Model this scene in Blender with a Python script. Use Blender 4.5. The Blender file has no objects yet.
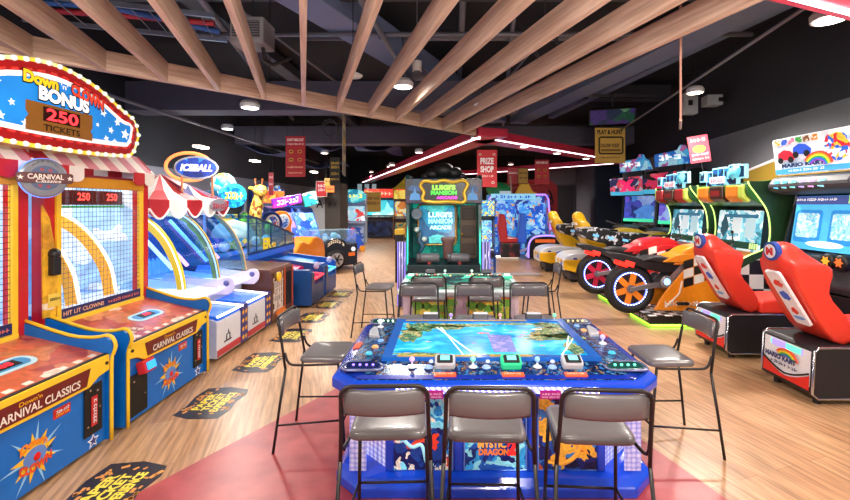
import bpy, bmesh, math, random
from mathutils import Vector, Matrix
random.seed(7)
PI = math.pi
scene = bpy.context.scene
COL = scene.collection
ORD = ['first','second','third','fourth','fifth','sixth','seventh','eighth','ninth','tenth','eleventh','twelfth','thirteenth','fourteenth']

# ------------------------------------------------------------------ view helpers (photo pixel -> place, camera 1.7 m above floor)
FPX, VX, VY, EYE = 430.0, 445.0, 205.0, 1.7
def at(px, py, Y): return Vector(((px-VX)*Y/FPX, Y, EYE-(py-VY)*Y/FPX))
def onfloor(px, py):
    Y = EYE*FPX/(py-VY); return Vector(((px-VX)*Y/FPX, Y, 0))

# ------------------------------------------------------------------ materials
def lin(h):
    h = h.lstrip('#'); out = []
    for i in (0,2,4):
        c = int(h[i:i+2],16)/255
        out.append(c/12.92 if c <= .04045 else ((c+.055)/1.055)**2.4)
    return (*out, 1)
MATS = {}
def newmat(key):
    m = bpy.data.materials.new(key); m.use_nodes = True
    nt = m.node_tree; b = nt.nodes['Principled BSDF']
    MATS[key] = m
    return m, nt, b
def M(col, rough=.45, metal=0.0, emit=0.0, noise=.12, coat=0.0, nscale=14, bump=0.0):
    key = f'm_{col}_{rough}_{metal}_{emit}_{noise}_{coat}_{nscale}_{bump}'
    if key in MATS: return MATS[key]
    m, nt, b = newmat(key)
    c = lin(col)
    b.inputs['Roughness'].default_value = rough; b.inputs['Metallic'].default_value = metal
    b.inputs['Coat Weight'].default_value = coat; b.inputs['Coat Roughness'].default_value = .08
    tc = nt.nodes.new('ShaderNodeTexCoord'); n = nt.nodes.new('ShaderNodeTexNoise')
    n.inputs['Scale'].default_value = nscale; n.inputs['Detail'].default_value = 4
    nt.links.new(tc.outputs['Object'], n.inputs['Vector'])
    mx = nt.nodes.new('ShaderNodeMix'); mx.data_type = 'RGBA'
    mx.inputs['A'].default_value = (c[0]*(1-noise), c[1]*(1-noise), c[2]*(1-noise), 1)
    mx.inputs['B'].default_value = (min(1,c[0]*(1+noise)), min(1,c[1]*(1+noise)), min(1,c[2]*(1+noise)), 1)
    nt.links.new(n.outputs['Fac'], mx.inputs['Factor']); nt.links.new(mx.outputs['Result'], b.inputs['Base Color'])
    if emit:
        nt.links.new(mx.outputs['Result'], b.inputs['Emission Color']); b.inputs['Emission Strength'].default_value = emit
    if bump:
        bp = nt.nodes.new('ShaderNodeBump'); bp.inputs['Strength'].default_value = bump
        nt.links.new(n.outputs['Fac'], bp.inputs['Height']); nt.links.new(bp.outputs['Normal'], b.inputs['Normal'])
    return m
def ART(cols, scale=9, emit=0.0, rough=.35, warp=.25, stretch=(1,1,1), seed=0, metric='EUCLIDEAN'):
    key = f'art_{"".join(cols)}_{scale}_{emit}_{rough}_{warp}_{stretch}_{seed}_{metric}'
    if key in MATS: return MATS[key]
    m, nt, b = newmat(key); N = nt.nodes.new; L = nt.links.new
    tc = N('ShaderNodeTexCoord'); mp = N('ShaderNodeMapping'); mp.inputs['Scale'].default_value = stretch
    mp.inputs['Location'].default_value = (seed*1.7, seed*.9, seed*2.3)
    L(tc.outputs['Object'], mp.inputs['Vector'])
    ns = N('ShaderNodeTexNoise'); ns.inputs['Scale'].default_value = scale*.5; ns.inputs['Detail'].default_value = 3
    L(mp.outputs['Vector'], ns.inputs['Vector'])
    sc = N('ShaderNodeVectorMath'); sc.operation = 'MULTIPLY_ADD'; sc.inputs[1].default_value = (warp,)*3
    L(ns.outputs['Color'], sc.inputs[0]); L(mp.outputs['Vector'], sc.inputs[2])
    v = N('ShaderNodeTexVoronoi'); v.inputs['Scale'].default_value = scale; v.distance = metric
    L(sc.outputs['Vector'], v.inputs['Vector'])
    sp = N('ShaderNodeSeparateColor'); L(v.outputs['Color'], sp.inputs['Color'])
    r = N('ShaderNodeValToRGB'); r.color_ramp.interpolation = 'CONSTANT'
    e = r.color_ramp.elements
    while len(e) < len(cols): e.new(.5)
    for i, c in enumerate(cols): e[i].position = i/len(cols); e[i].color = lin(c)
    L(sp.outputs['Red'], r.inputs['Fac'])
    n2 = N('ShaderNodeTexNoise'); n2.inputs['Scale'].default_value = scale*3.1; L(sc.outputs['Vector'], n2.inputs['Vector'])
    mr = N('ShaderNodeMapRange'); mr.inputs['From Min'].default_value = .35; mr.inputs['From Max'].default_value = .7
    mr.inputs['To Min'].default_value = .72; mr.inputs['To Max'].default_value = 1.15
    L(n2.outputs['Fac'], mr.inputs['Value'])
    mu = N('ShaderNodeMix'); mu.data_type = 'RGBA'; mu.blend_type = 'MULTIPLY'; mu.inputs['Factor'].default_value = 1
    L(r.outputs['Color'], mu.inputs['A']); L(mr.outputs['Result'], mu.inputs['B'])
    L(mu.outputs['Result'], b.inputs['Base Color']); b.inputs['Roughness'].default_value = rough
    if emit:
        L(mu.outputs['Result'], b.inputs['Emission Color']); b.inputs['Emission Strength'].default_value = emit
    return m
def GLOW(col, s=3.0):
    key = f'glow_{col}_{s}'
    if key in MATS: return MATS[key]
    m, nt, b = newmat(key)
    c = lin(col); b.inputs['Base Color'].default_value = c
    n = nt.nodes.new('ShaderNodeTexNoise'); n.inputs['Scale'].default_value = 30
    mr = nt.nodes.new('ShaderNodeMapRange'); mr.inputs['To Min'].default_value = s*.9; mr.inputs['To Max'].default_value = s*1.1
    nt.links.new(n.outputs['Fac'], mr.inputs['Value']); nt.links.new(mr.outputs['Result'], b.inputs['Emission Strength'])
    b.inputs['Emission Color'].default_value = c
    return m
def GLASS(tint='#dff4ff', refl=.07, haze=0.0):
    key = f'glass_{tint}_{refl}_{haze}'
    if key in MATS: return MATS[key]
    m, nt, b = newmat(key); N = nt.nodes.new; L = nt.links.new
    out = nt.nodes['Material Output']
    t = N('ShaderNodeBsdfTransparent'); t.inputs['Color'].default_value = lin(tint)
    g = N('ShaderNodeBsdfGlossy'); g.inputs['Roughness'].default_value = .05
    lw = N('ShaderNodeLayerWeight'); lw.inputs['Blend'].default_value = .12
    ma = N('ShaderNodeMath'); ma.operation = 'MULTIPLY_ADD'; ma.inputs[1].default_value = .35; ma.inputs[2].default_value = refl
    L(lw.outputs['Fresnel'], ma.inputs[0])
    mx = N('ShaderNodeMixShader'); L(ma.outputs[0], mx.inputs[0]); L(t.outputs[0], mx.inputs[1]); L(g.outputs[0], mx.inputs[2])
    if haze:
        d = N('ShaderNodeBsdfDiffuse'); d.inputs['Color'].default_value = lin(tint)
        m2 = N('ShaderNodeMixShader'); m2.inputs[0].default_value = haze
        L(mx.outputs[0], m2.inputs[1]); L(d.outputs[0], m2.inputs[2]); mx = m2
    L(mx.outputs[0], out.inputs['Surface'])
    return m
def STRIPE(c1, c2, freq, axis='X', emit=0.0, rough=.5, rot=0.0):
    key = f'stripe_{c1}{c2}{freq}{axis}{emit}{rough}{rot}'
    if key in MATS: return MATS[key]
    m, nt, b = newmat(key); N = nt.nodes.new; L = nt.links.new
    tc = N('ShaderNodeTexCoord'); mp = N('ShaderNodeMapping'); mp.inputs['Rotation'].default_value = (0, rot if axis != 'Y' else 0, 0)
    L(tc.outputs['Object'], mp.inputs['Vector'])
    sx = N('ShaderNodeSeparateXYZ'); L(mp.outputs['Vector'], sx.inputs[0])
    a = N('ShaderNodeMath'); a.operation = 'MULTIPLY'; a.inputs[1].default_value = freq; L(sx.outputs[axis], a.inputs[0])
    f = N('ShaderNodeMath'); f.operation = 'FRACT'; L(a.outputs[0], f.inputs[0])
    g = N('ShaderNodeMath'); g.operation = 'GREATER_THAN'; g.inputs[1].default_value = .5; L(f.outputs[0], g.inputs[0])
    mx = N('ShaderNodeMix'); mx.data_type = 'RGBA'; mx.inputs['A'].default_value = lin(c1); mx.inputs['B'].default_value = lin(c2)
    L(g.outputs[0], mx.inputs['Factor']); L(mx.outputs['Result'], b.inputs['Base Color'])
    b.inputs['Roughness'].default_value = rough
    if emit: L(mx.outputs['Result'], b.inputs['Emission Color']); b.inputs['Emission Strength'].default_value = emit
    return m
def CHECK(c1, c2, scale, rough=.4):
    key = f'check_{c1}{c2}{scale}'
    if key in MATS: return MATS[key]
    m, nt, b = newmat(key); N = nt.nodes.new; L = nt.links.new
    tc = N('ShaderNodeTexCoord'); ck = N('ShaderNodeTexChecker'); ck.inputs['Scale'].default_value = scale
    ck.inputs['Color1'].default_value = lin(c1); ck.inputs['Color2'].default_value = lin(c2)
    L(tc.outputs['Object'], ck.inputs['Vector']); L(ck.outputs['Color'], b.inputs['Base Color']); b.inputs['Roughness'].default_value = rough
    return m

# ------------------------------------------------------------------ mesh builder
class MB:
    def __init__(s): s.bm = bmesh.new(); s.mi = 0
    def _f(s, vs):
        try:
            f = s.bm.faces.new(vs); f.material_index = s.mi; return f
        except ValueError: return None
    def box(s, x0, x1, y0, y1, z0, z1, mat=None):
        vs = [s.bm.verts.new(Vector(p)) for p in ((x0,y0,z0),(x1,y0,z0),(x1,y1,z0),(x0,y1,z0),(x0,y0,z1),(x1,y0,z1),(x1,y1,z1),(x0,y1,z1))]
        if mat is not None:
            for v in vs: v.co = mat @ v.co
        for q in ((3,2,1,0),(4,5,6,7),(0,1,5,4),(1,2,6,5),(2,3,7,6),(3,0,4,7)): s._f([vs[i] for i in q])
        return s
    def cbox(s, c, d, rot=(0,0,0)):
        from mathutils import Euler
        m = Matrix.Translation(c) @ Euler(rot).to_matrix().to_4x4()
        return s.box(-d[0]/2,d[0]/2,-d[1]/2,d[1]/2,-d[2]/2,d[2]/2, m)
    def plate(s, poly, o, u=(1,0,0), v=(0,0,1), t=.002):
        o, u, v = Vector(o), Vector(u).normalized(), Vector(v).normalized(); n = u.cross(v)
        a = [s.bm.verts.new(o+u*p[0]+v*p[1]) for p in poly]
        b = [s.bm.verts.new(o+u*p[0]+v*p[1]+n*t) for p in poly]
        k = len(poly)
        s._f(b); s._f(a[::-1])
        for i in range(k): s._f([a[i], a[(i+1)%k], b[(i+1)%k], b[i]])
        return s
    def prism(s, poly, axis, a0, a1):
        # poly in the plane normal to axis: x:(y,z) y:(x,z) z:(x,y)
        mk = {'x': lambda p,a: (a,p[0],p[1]), 'y': lambda p,a: (p[0],a,p[1]), 'z': lambda p,a: (p[0],p[1],a)}[axis]
        a = [s.bm.verts.new(mk(p,a0)) for p in poly]; b = [s.bm.verts.new(mk(p,a1)) for p in poly]; k = len(poly)
        s._f(a); s._f(b)
        for i in range(k): s._f([a[i], a[(i+1)%k], b[(i+1)%k], b[i]])
        return s
    def loft(s, rings, cap=True, closed=True):
        R = [[s.bm.verts.new(p) for p in r] for r in rings]; k = len(R[0])
        for A, B in zip(R, R[1:]):
            for i in range(k if closed else k-1): s._f([A[i], A[(i+1)%k], B[(i+1)%k], B[i]])
        if cap: s._f(R[0][::-1]); s._f(R[-1])
        return s
    def tube(s, pts, r, n=8, closed=False):
        pts = [Vector(p) for p in pts]; rings = []; K = len(pts); up = None
        for i, p in enumerate(pts):
            if closed: d = pts[(i+1)%K]-pts[i-1]
            else: d = pts[min(i+1,K-1)]-pts[max(i-1,0)]
            d.normalize()
            if up is None: up = Vector((0,0,1)) if abs(d.z) < .9 else Vector((1,0,0))
            a = d.cross(up)
            if a.length < 1e-4: a = d.cross(Vector((0,1,0)))
            a.normalize(); b = a.cross(d); up = b
            rr = r[i] if isinstance(r, (list,tuple)) else r
            rings.append([p+(a*math.cos(2*PI*k/n)+b*math.sin(2*PI*k/n))*rr for k in range(n)])
        if closed: rings.append(rings[0]); return s.loft(rings, cap=False)
        return s.loft(rings)
    def lathe(s, prof, o=(0,0,0), axis=(0,0,1), n=20, cap=True):
        q = Vector((0,0,1)).rotation_difference(Vector(axis)).to_matrix(); o = Vector(o)
        return s.loft([[o+q@Vector((r*math.cos(2*PI*k/n), r*math.sin(2*PI*k/n), z)) for k in range(n)] for r, z in prof], cap=cap)
    def ball(s, c, r, n=12, sc=(1,1,1)):
        c = Vector(c); k = n//2; rings = []
        for i in range(1,k):
            t = PI*i/k
            rings.append([c+Vector((r*sc[0]*math.sin(t)*math.cos(2*PI*j/n), r*sc[1]*math.sin(t)*math.sin(2*PI*j/n), -r*sc[2]*math.cos(t))) for j in range(n)])
        R = [[s.bm.verts.new(p) for p in q] for q in rings]
        for A, B in zip(R, R[1:]):
            for i in range(n): s._f([A[i],A[(i+1)%n],B[(i+1)%n],B[i]])
        b = s.bm.verts.new(c-Vector((0,0,r*sc[2]))); t = s.bm.verts.new(c+Vector((0,0,r*sc[2])))
        for i in range(n): s._f([b,R[0][(i+1)%n],R[0][i]]); s._f([t,R[-1][i],R[-1][(i+1)%n]])
        return s
    def torus(s, c, R, r, axis=(0,0,1), n=28, m=8, sy=1.0):
        q = Vector((0,0,1)).rotation_difference(Vector(axis)).to_matrix(); c = Vector(c)
        return s.tube([c+q@Vector((R*math.cos(2*PI*k/n), R*sy*math.sin(2*PI*k/n), 0)) for k in range(n)], r, m, closed=True)
    def build(s, name, mat, parent=None, bevel=0.0, smooth=False, seg=2, subd=0):
        bmesh.ops.recalc_face_normals(s.bm, faces=s.bm.faces[:])
        me = bpy.data.meshes.new(name); s.bm.to_mesh(me); s.bm.free()
        for m in (mat if isinstance(mat,(list,tuple)) else [mat]): me.materials.append(m)
        o = bpy.data.objects.new(name, me); COL.objects.link(o)
        if parent is not None: o.parent = parent
        if smooth or subd:
            me.polygons.foreach_set('use_smooth', [True]*len(me.polygons))
        if bevel:
            b = o.modifiers.new('b','BEVEL'); b.width = bevel; b.segments = seg; b.limit_method = 'ANGLE'; b.angle_limit = .6
        if subd:
            b = o.modifiers.new('s','SUBSURF'); b.levels = subd; b.render_levels = subd
        return o
def tag(o, label, cat, group=None):
    o['label'] = label; o['category'] = cat
    if group: o['group'] = group
    return o
def thing(name, label, cat, loc=(0,0,0), rz=0.0, group=None):
    o = bpy.data.objects.new(name, None); COL.objects.link(o); o.empty_display_size = .1
    o.location = loc; o.rotation_euler = (0,0,rz)
    return tag(o, label, cat, group)
def struct(o): o['kind'] = 'structure'; return o
KIDS = {}
def copy_tree(o, parent=None):
    c = o.copy(); COL.objects.link(c)
    if parent is not None: c.parent = parent
    for ch in [x for x in bpy.data.objects if x.parent == o]: copy_tree(ch, c)
    return c
TXT = {}
def textmesh(body, bold=0.0, shear=0.0):
    k = (body, bold, shear)
    if k not in TXT:
        cu = bpy.data.curves.new('t','FONT'); cu.body = body; cu.align_x = 'CENTER'; cu.align_y = 'CENTER'; cu.size = 1
        cu.offset = bold; cu.shear = shear; cu.resolution_u = 3; cu.space_line = .85
        ob = bpy.data.objects.new('t', cu); COL.objects.link(ob)
        bpy.context.view_layer.update()
        me = bpy.data.meshes.new_from_object(ob.evaluated_get(bpy.context.evaluated_depsgraph_get()))
        TXT[k] = ([v.co.copy() for v in me.vertices], [list(p.vertices) for p in me.polygons])
        bpy.data.objects.remove(ob); bpy.data.curves.remove(cu); bpy.data.meshes.remove(me)
    return TXT[k]
def text(body, o, w, h, mat, parent, u=(1,0,0), v=(0,0,1), name='lettering', bold=.02, shear=0.0, lift=.003, arc=0.0, slope=0.0):
    """flat lettering w wide and h high centred at o, reading along u with v up"""
    if body.startswith('~'):
        vs, fs, rr, xx = [], [], random.Random(body), 0.0      # marks too small to read in the photo: plain uneven strokes
        for ch in range(int(body[1:])):
            ww = rr.uniform(.5,.9); hh = rr.uniform(.72,1)
            for q in ([(0,0,.28,hh),(.28*ww,hh*.35,ww,hh*.6)] if rr.random()<.5 else [(0,0,ww,hh*.32),(ww*.55,0,ww,hh),(0,hh*.75,ww*.5,hh)]):
                k = len(vs); vs += [Vector((xx+q[0],q[1],0)),Vector((xx+q[2],q[1],0)),Vector((xx+q[2],q[3],0)),Vector((xx+q[0],q[3],0))]; fs.append([k,k+1,k+2,k+3])
            xx += ww+.22+(.5 if ch%6==5 else 0)
    else: vs, fs = textmesh(body, bold, shear)
    if not vs: return None
    x0 = min(p.x for p in vs); x1 = max(p.x for p in vs); y0 = min(p.y for p in vs); y1 = max(p.y for p in vs)
    o, u, v = Vector(o), Vector(u).normalized(), Vector(v).normalized(); n = u.cross(v)
    me = bpy.data.meshes.new(name); P = []
    for p in vs:
        a = ((p.x-x0)/(x1-x0)-.5); b = ((p.y-y0)/(y1-y0)-.5)*h
        b += arc*(.25-a*a)*4*h + slope*a*h
        P.append(o+u*(a*w)+v*b+n*lift)
    me.from_pydata(P, [], fs); me.materials.append(mat)
    ob = bpy.data.objects.new(name, me); COL.objects.link(ob)
    if parent is not None: ob.parent = parent
    return ob
def rrect(w, h, r=.02, n=4, cx=0, cy=0):
    out = []
    for sx, sy, a0 in ((1,1,0),(-1,1,PI/2),(-1,-1,PI),(1,-1,1.5*PI)):
        for k in range(n+1):
            a = a0+PI/2*k/n; out.append((cx+sx*(w/2-r)+r*math.cos(a), cy+sy*(h/2-r)+r*math.sin(a)))
    return out
def rect(w, h, cx=0, cy=0): return [(cx-w/2,cy-h/2),(cx+w/2,cy-h/2),(cx+w/2,cy+h/2),(cx-w/2,cy+h/2)]
def oval(w, h, n=32, cx=0, cy=0): return [(cx+w/2*math.cos(2*PI*k/n), cy+h/2*math.sin(2*PI*k/n)) for k in range(n)]
def star(r, r2, n=5, a0=PI/2, cx=0, cy=0): return [(cx+(r if k%2==0 else r2)*math.cos(a0+PI*k/n), cy+(r if k%2==0 else r2)*math.sin(a0+PI*k/n)) for k in range(2*n)]
def curve(pts, n=6):
    """Catmull-Rom through 2D/3D points"""
    P = [Vector(p) for p in pts]; out = []
    for i in range(len(P)-1):
        a, b, c, d = P[max(i-1,0)], P[i], P[i+1], P[min(i+2,len(P)-1)]
        for k in range(n):
            t = k/n
            out.append(.5*((2*b)+(c-a)*t+(2*a-5*b+4*c-d)*t*t+(3*b-a-3*c+d)*t**3))
    out.append(P[-1]); return out

# common colours
BLACK = M('#0c0c0e', .5); DARK = M('#17171b', .45); CHROME = M('#c9ccd2', .18, 1); GREYM = M('#8b8d93', .3, .8)
WHITE = M('#eef0f4', .35); RED = M('#c5161d', .35, coat=.3); YEL = M('#f8c62c', .4); BLUE = M('#0068be', .45, coat=.05)

# ------------------------------------------------------------------ room
def mat_wood_floor():
    m, nt, b = newmat('floor_wood'); N = nt.nodes.new; L = nt.links.new
    tc = N('ShaderNodeTexCoord'); mp = N('ShaderNodeMapping'); mp.inputs['Rotation'].default_value = (0,0,PI/2-.32)
    L(tc.outputs['Object'], mp.inputs['Vector'])
    br = N('ShaderNodeTexBrick'); br.inputs['Scale'].default_value = 1; br.inputs['Brick Width'].default_value = 1.3; br.inputs['Row Height'].default_value = .16
    br.inputs['Mortar Size'].default_value = .0015; br.inputs['Color1'].default_value = lin('#cba37c'); br.inputs['Color2'].default_value = lin('#ba8e68')
    br.inputs['Mortar'].default_value = lin('#8f6a4a'); br.inputs['Bias'].default_value = 0
    L(mp.outputs['Vector'], br.inputs['Vector'])
    m2 = N('ShaderNodeMapping'); m2.inputs['Scale'].default_value = (1.2, 16, 1); L(mp.outputs['Vector'], m2.inputs['Vector'])
    n = N('ShaderNodeTexNoise'); n.inputs['Scale'].default_value = 2.2; n.inputs['Detail'].default_value = 7; L(m2.outputs['Vector'], n.inputs['Vector'])
    r = N('ShaderNodeValToRGB'); r.color_ramp.elements[0].position = .35; r.color_ramp.elements[0].color = (.62,.58,.54,1)
    r.color_ramp.elements[1].position = .62; r.color_ramp.elements[1].color = (1.08,1.06,1.04,1); L(n.outputs['Fac'], r.inputs['Fac'])
    mu = N('ShaderNodeMix'); mu.data_type = 'RGBA'; mu.blend_type = 'MULTIPLY'; mu.inputs['Factor'].default_value = 1
    L(br.outputs['Color'], mu.inputs['A']); L(r.outputs['Color'], mu.inputs['B']); L(mu.outputs['Result'], b.inputs['Base Color'])
    b.inputs['Roughness'].default_value = .34
    return m
def mat_red_floor():
    m, nt, b = newmat('floor_red'); N = nt.nodes.new; L = nt.links.new
    tc = N('ShaderNodeTexCoord'); n = N('ShaderNodeTexNoise'); n.inputs['Scale'].default_value = 5; n.inputs['Detail'].default_value = 9
    L(tc.outputs['Object'], n.inputs['Vector'])
    r = N('ShaderNodeValToRGB'); r.color_ramp.elements[0].color = lin('#96343a'); r.color_ramp.elements[1].color = lin('#b84e4e')
    r.color_ramp.elements[0].position = .3; r.color_ramp.elements[1].position = .7
    L(n.outputs['Fac'], r.inputs['Fac']); L(r.outputs['Color'], b.inputs['Base Color']); b.inputs['Roughness'].default_value = .38
    return m
fl = struct(MB().box(-6.2, 7.2, -5, 27, -.1, 0).build('floor', mat_wood_floor()))
red = MB().plate([(-3.0,.35),(2.4,.35),(1.62,2.5),(.36,6.4),(-1.03,3.95),(-1.83,2.5)], (0,0,.0005), (1,0,0), (0,1,0), .0015).build('floor_red_inlay', mat_red_floor())
struct(red)
def wallmat(lower, upper, z):
    m, nt, b = newmat(f'wall_{lower}{upper}'); N = nt.nodes.new; L = nt.links.new
    tc = N('ShaderNodeTexCoord'); sx = N('ShaderNodeSeparateXYZ'); L(tc.outputs['Object'], sx.inputs[0])
    g = N('ShaderNodeMath'); g.operation = 'GREATER_THAN'; g.inputs[1].default_value = z; L(sx.outputs['Z'], g.inputs[0])
    n = N('ShaderNodeTexNoise'); n.inputs['Scale'].default_value = 3; L(tc.outputs['Object'], n.inputs['Vector'])
    mx = N('ShaderNodeMix'); mx.data_type = 'RGBA'; mx.inputs['A'].default_value = lin(lower); mx.inputs['B'].default_value = lin(upper)
    L(g.outputs[0], mx.inputs['Factor'])
    mr = N('ShaderNodeMapRange'); mr.inputs['To Min'].default_value = .9; mr.inputs['To Max'].default_value = 1.08; L(n.outputs['Fac'], mr.inputs['Value'])
    mu = N('ShaderNodeMix'); mu.data_type = 'RGBA'; mu.blend_type = 'MULTIPLY'; mu.inputs['Factor'].default_value = 1
    L(mx.outputs['Result'], mu.inputs['A']); L(mr.outputs['Result'], mu.inputs['B']); L(mu.outputs['Result'], b.inputs['Base Color'])
    b.inputs['Roughness'].default_value = .8
    return m
struct(MB().box(-6.2,-6,-5,27,0,4.8).build('wall_left', wallmat('#70707c','#23232b',2.5)))
struct(MB().box(-6.2,7.2,27,27.2,0,4.8).build('wall_back', wallmat('#33333c','#17171c',2.8)))
struct(MB().box(-6.2,7.2,-5.2,-5,0,4.8).build('wall_front', wallmat('#70707a','#23232a',2.8)))
# right wall leans away from the aisle a little
d = Vector((1.1,9.55,0)).normalized(); nrm = Vector((d.y,-d.x,0)); p0 = Vector((5.25,5.5,0))
a = p0-d*10.8; bb = p0+d*9.7
w = MB().prism([(a.x,a.y),(bb.x,bb.y),(bb.x+.2*nrm.x,bb.y+.2*nrm.y),(a.x+.2*nrm.x,a.y+.2*nrm.y)],'z',0,4.8).build('wall_right', wallmat('#77747c','#2e2d36',3.1))
struct(w)
struct(MB().box(5.3,7.2,15.1,15.3,0,4.8).build('wall_recess', wallmat('#1d2c40','#15151b',4.0)))
struct(MB().box(3.7,5.3,17.4,17.6,0,4.8).build('wall_service', wallmat('#6a6870','#232329',3.3)))
struct(MB().box(5.3,5.45,15.3,17.4,0,4.8).build('wall_return', wallmat('#4a4a54','#17171c',3.3)))
struct(MB().box(-6.2,7.2,-5,27,4.8,4.95).build('ceiling', M('#22222b', .85, noise=.4, nscale=2)))
# black double door in the service wall
D = struct(MB().box(4.25,5.2,17.36,17.4,0,2.45).build('door_1', M('#2a2a31', .5)))
MB().box(4.2,4.25,17.34,17.4,0,2.5).box(5.2,5.25,17.34,17.4,0,2.5).box(4.2,5.25,17.34,17.4,2.45,2.52).build('door_frame', M('#3c3c46',.5), D)
MB().cbox((4.4,17.33,1.05),(.04,.05,.2)).build('door_handle', CHROME, D)

# ------------------------------------------------------------------ camera + render settings
cam = bpy.data.cameras.new('camera'); camo = bpy.data.objects.new('camera', cam); COL.objects.link(camo)
camo.location = (0,0,EYE); camo.rotation_euler = (PI/2,0,0)
cam.sensor_width = 36; cam.lens = FPX/850*36; cam.shift_x = (425-VX)/850; cam.shift_y = (VY-250)/850
cam.clip_start = .05; cam.clip_end = 100
scene.camera = camo
vs_ = scene.view_settings; scene.display_settings.display_device = 'sRGB'
vs_.view_transform = 'Standard'; vs_.look = 'None'; vs_.gamma = 1; vs_.exposure = -0.1
wd = bpy.data.worlds.new('world'); scene.world = wd; wd.use_nodes = True
wd.node_tree.nodes['Background'].inputs[0].default_value = (.03,.03,.04,1)
scene.cycles.use_denoising = True; scene.cycles.max_bounces = 8; scene.cycles.transparent_max_bounces = 16
scene.cycles.sample_clamp_indirect = 4

# ------------------------------------------------------------------ open ceiling: rafters, canopies, ducts, lamps
A = Vector((-.328,1,0)).normalized(); B = Vector((1.005,1,0)).normalized()
def mat_rafter(c1, c2):
    m, nt, b = newmat('rafter'+c1); N = nt.nodes.new; L = nt.links.new
    tc = N('ShaderNodeTexCoord'); mp = N('ShaderNodeMapping'); mp.inputs['Scale'].default_value = (1.2,22,22)
    L(tc.outputs['Object'], mp.inputs['Vector'])
    n = N('ShaderNodeTexNoise'); n.inputs['Scale'].default_value = 1.6; n.inputs['Detail'].default_value = 6; L(mp.outputs['Vector'], n.inputs['Vector'])
    r = N('ShaderNodeValToRGB'); r.color_ramp.elements[0].color = lin(c1); r.color_ramp.elements[1].color = lin(c2)
    r.color_ramp.elements[0].position = .35; r.color_ramp.elements[1].position = .7
    L(n.outputs['Fac'], r.inputs['Fac']); L(r.outputs['Color'], b.inputs['Base Color']); b.inputs['Roughness'].default_value = .42
    return m
RAFT = mat_rafter('#b8937e','#dcbca6')
ZB = 3.0
def plank(name, p, dirv, length, th, z0, z1, mat, label, cat, group=None):
    o = MB().box(0,length,-th/2,th/2,0,z1-z0).build(name, mat, bevel=.004)
    o.location = (p[0],p[1],z0); o.rotation_euler = (0,0,math.atan2(dirv[1],dirv[0]))
    return tag(o, label, cat, group)
bs = Vector((-7.53+1.005*3.0,3.0,0))
plank('header_joist', bs, B, (8.05-3.0)*math.sqrt(1+1.005**2), .07, ZB, ZB+.2, RAFT, 'long wooden header joist joining the far ends of the ceiling rafters', 'joist')
n = 0
for k in range(12):
    Y = 3.83+.363*k
    p = Vector((Y*1.005-7.53, Y, 0)); p -= A*.04
    plank('ceiling_rafter', p, -A, 7.5, .05, ZB, ZB+.2, RAFT, f'{ORD[n]} wooden ceiling rafter counted from the left', 'rafter', 'wooden rafters under the black ceiling'); n += 1
# red canopies with led strips
CRED = M('#cc2f4c', .4, coat=.2); LEDW = GLOW('#fff2fb', 5)
apex = Vector((.62,8.05,0))
def band(name, p, q, w, side, label, z0=3.0, th=.16):
    d = (q-p).normalized(); s = Vector((d.y,-d.x,0))*side
    o = MB().prism([(p.x,p.y),(q.x,q.y),((q+s*w).x,(q+s*w).y),((p+s*w).x,(p+s*w).y)],'z',z0,z0+th).build(name, CRED, bevel=.01)
    tag(o, label, 'canopy', 'red canopy bands over the aisle')
    a, b = p+s*.07+d*.15, q+s*.07-d*.1; e = s*.045
    MB().prism([(a.x,a.y),(b.x,b.y),((b+e).x,(b+e).y),((a+e).x,(a+e).y)],'z',z0-.012,z0).build('led_strip', LEDW, o)
    return o
leftfar = apex+A*17.5; rightfar = Vector((5.35,12.75,0))
band('canopy_band', apex, leftfar, .62, 1, 'red canopy band running away to the left from its point above the games')
band('canopy_band', apex+Vector((.35,.35,0)), rightfar, .62, -1, 'red canopy band running right from its point towards the yellow poster')
band('canopy_band', Vector((5.3,13.3,0)), Vector((-.6,19.6,0)), .55, 1, 'red canopy band behind the prize shop poster')
nb = Vector((.9,2.3,0)); ne = Vector((4.4,3.63,0))
band('canopy_band', nb, ne, .8, 1, 'red canopy corner overhead at the upper right', 3.0, .2)

LAMP = 2.6
def downlight(p, label, r=.1, hang=0, power=60, col=(1,.93,.84), spot=True):
    t = thing('ceiling_downlight', label, 'ceiling light', p, 0, 'round ceiling downlights')
    MB().lathe([(r,0),(r*1.12,.0),(r*1.15,.05),(r*.9,.09)], n=20).build('housing', M('#c9c9cf',.4), t, smooth=False)
    MB().lathe([(r*.95,-.004),(r*.95,.001)], n=20).build('diffuser', GLOW('#fff4e2',9), t)
    if hang: MB().tube([(0,0,.08),(0,0,hang)], .006, 6).build('hanger', DARK, t)
    if power:
        l = bpy.data.lights.new('lamp','SPOT' if spot else 'POINT'); l.energy = power*LAMP; l.color = col; l.shadow_soft_size = .18
        if spot: l.spot_size = 2.75; l.spot_blend = .6
        lo = bpy.data.objects.new('lamp', l); COL.objects.link(lo); lo.location = (p[0],p[1],p[2]-.06)
    return t
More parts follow.
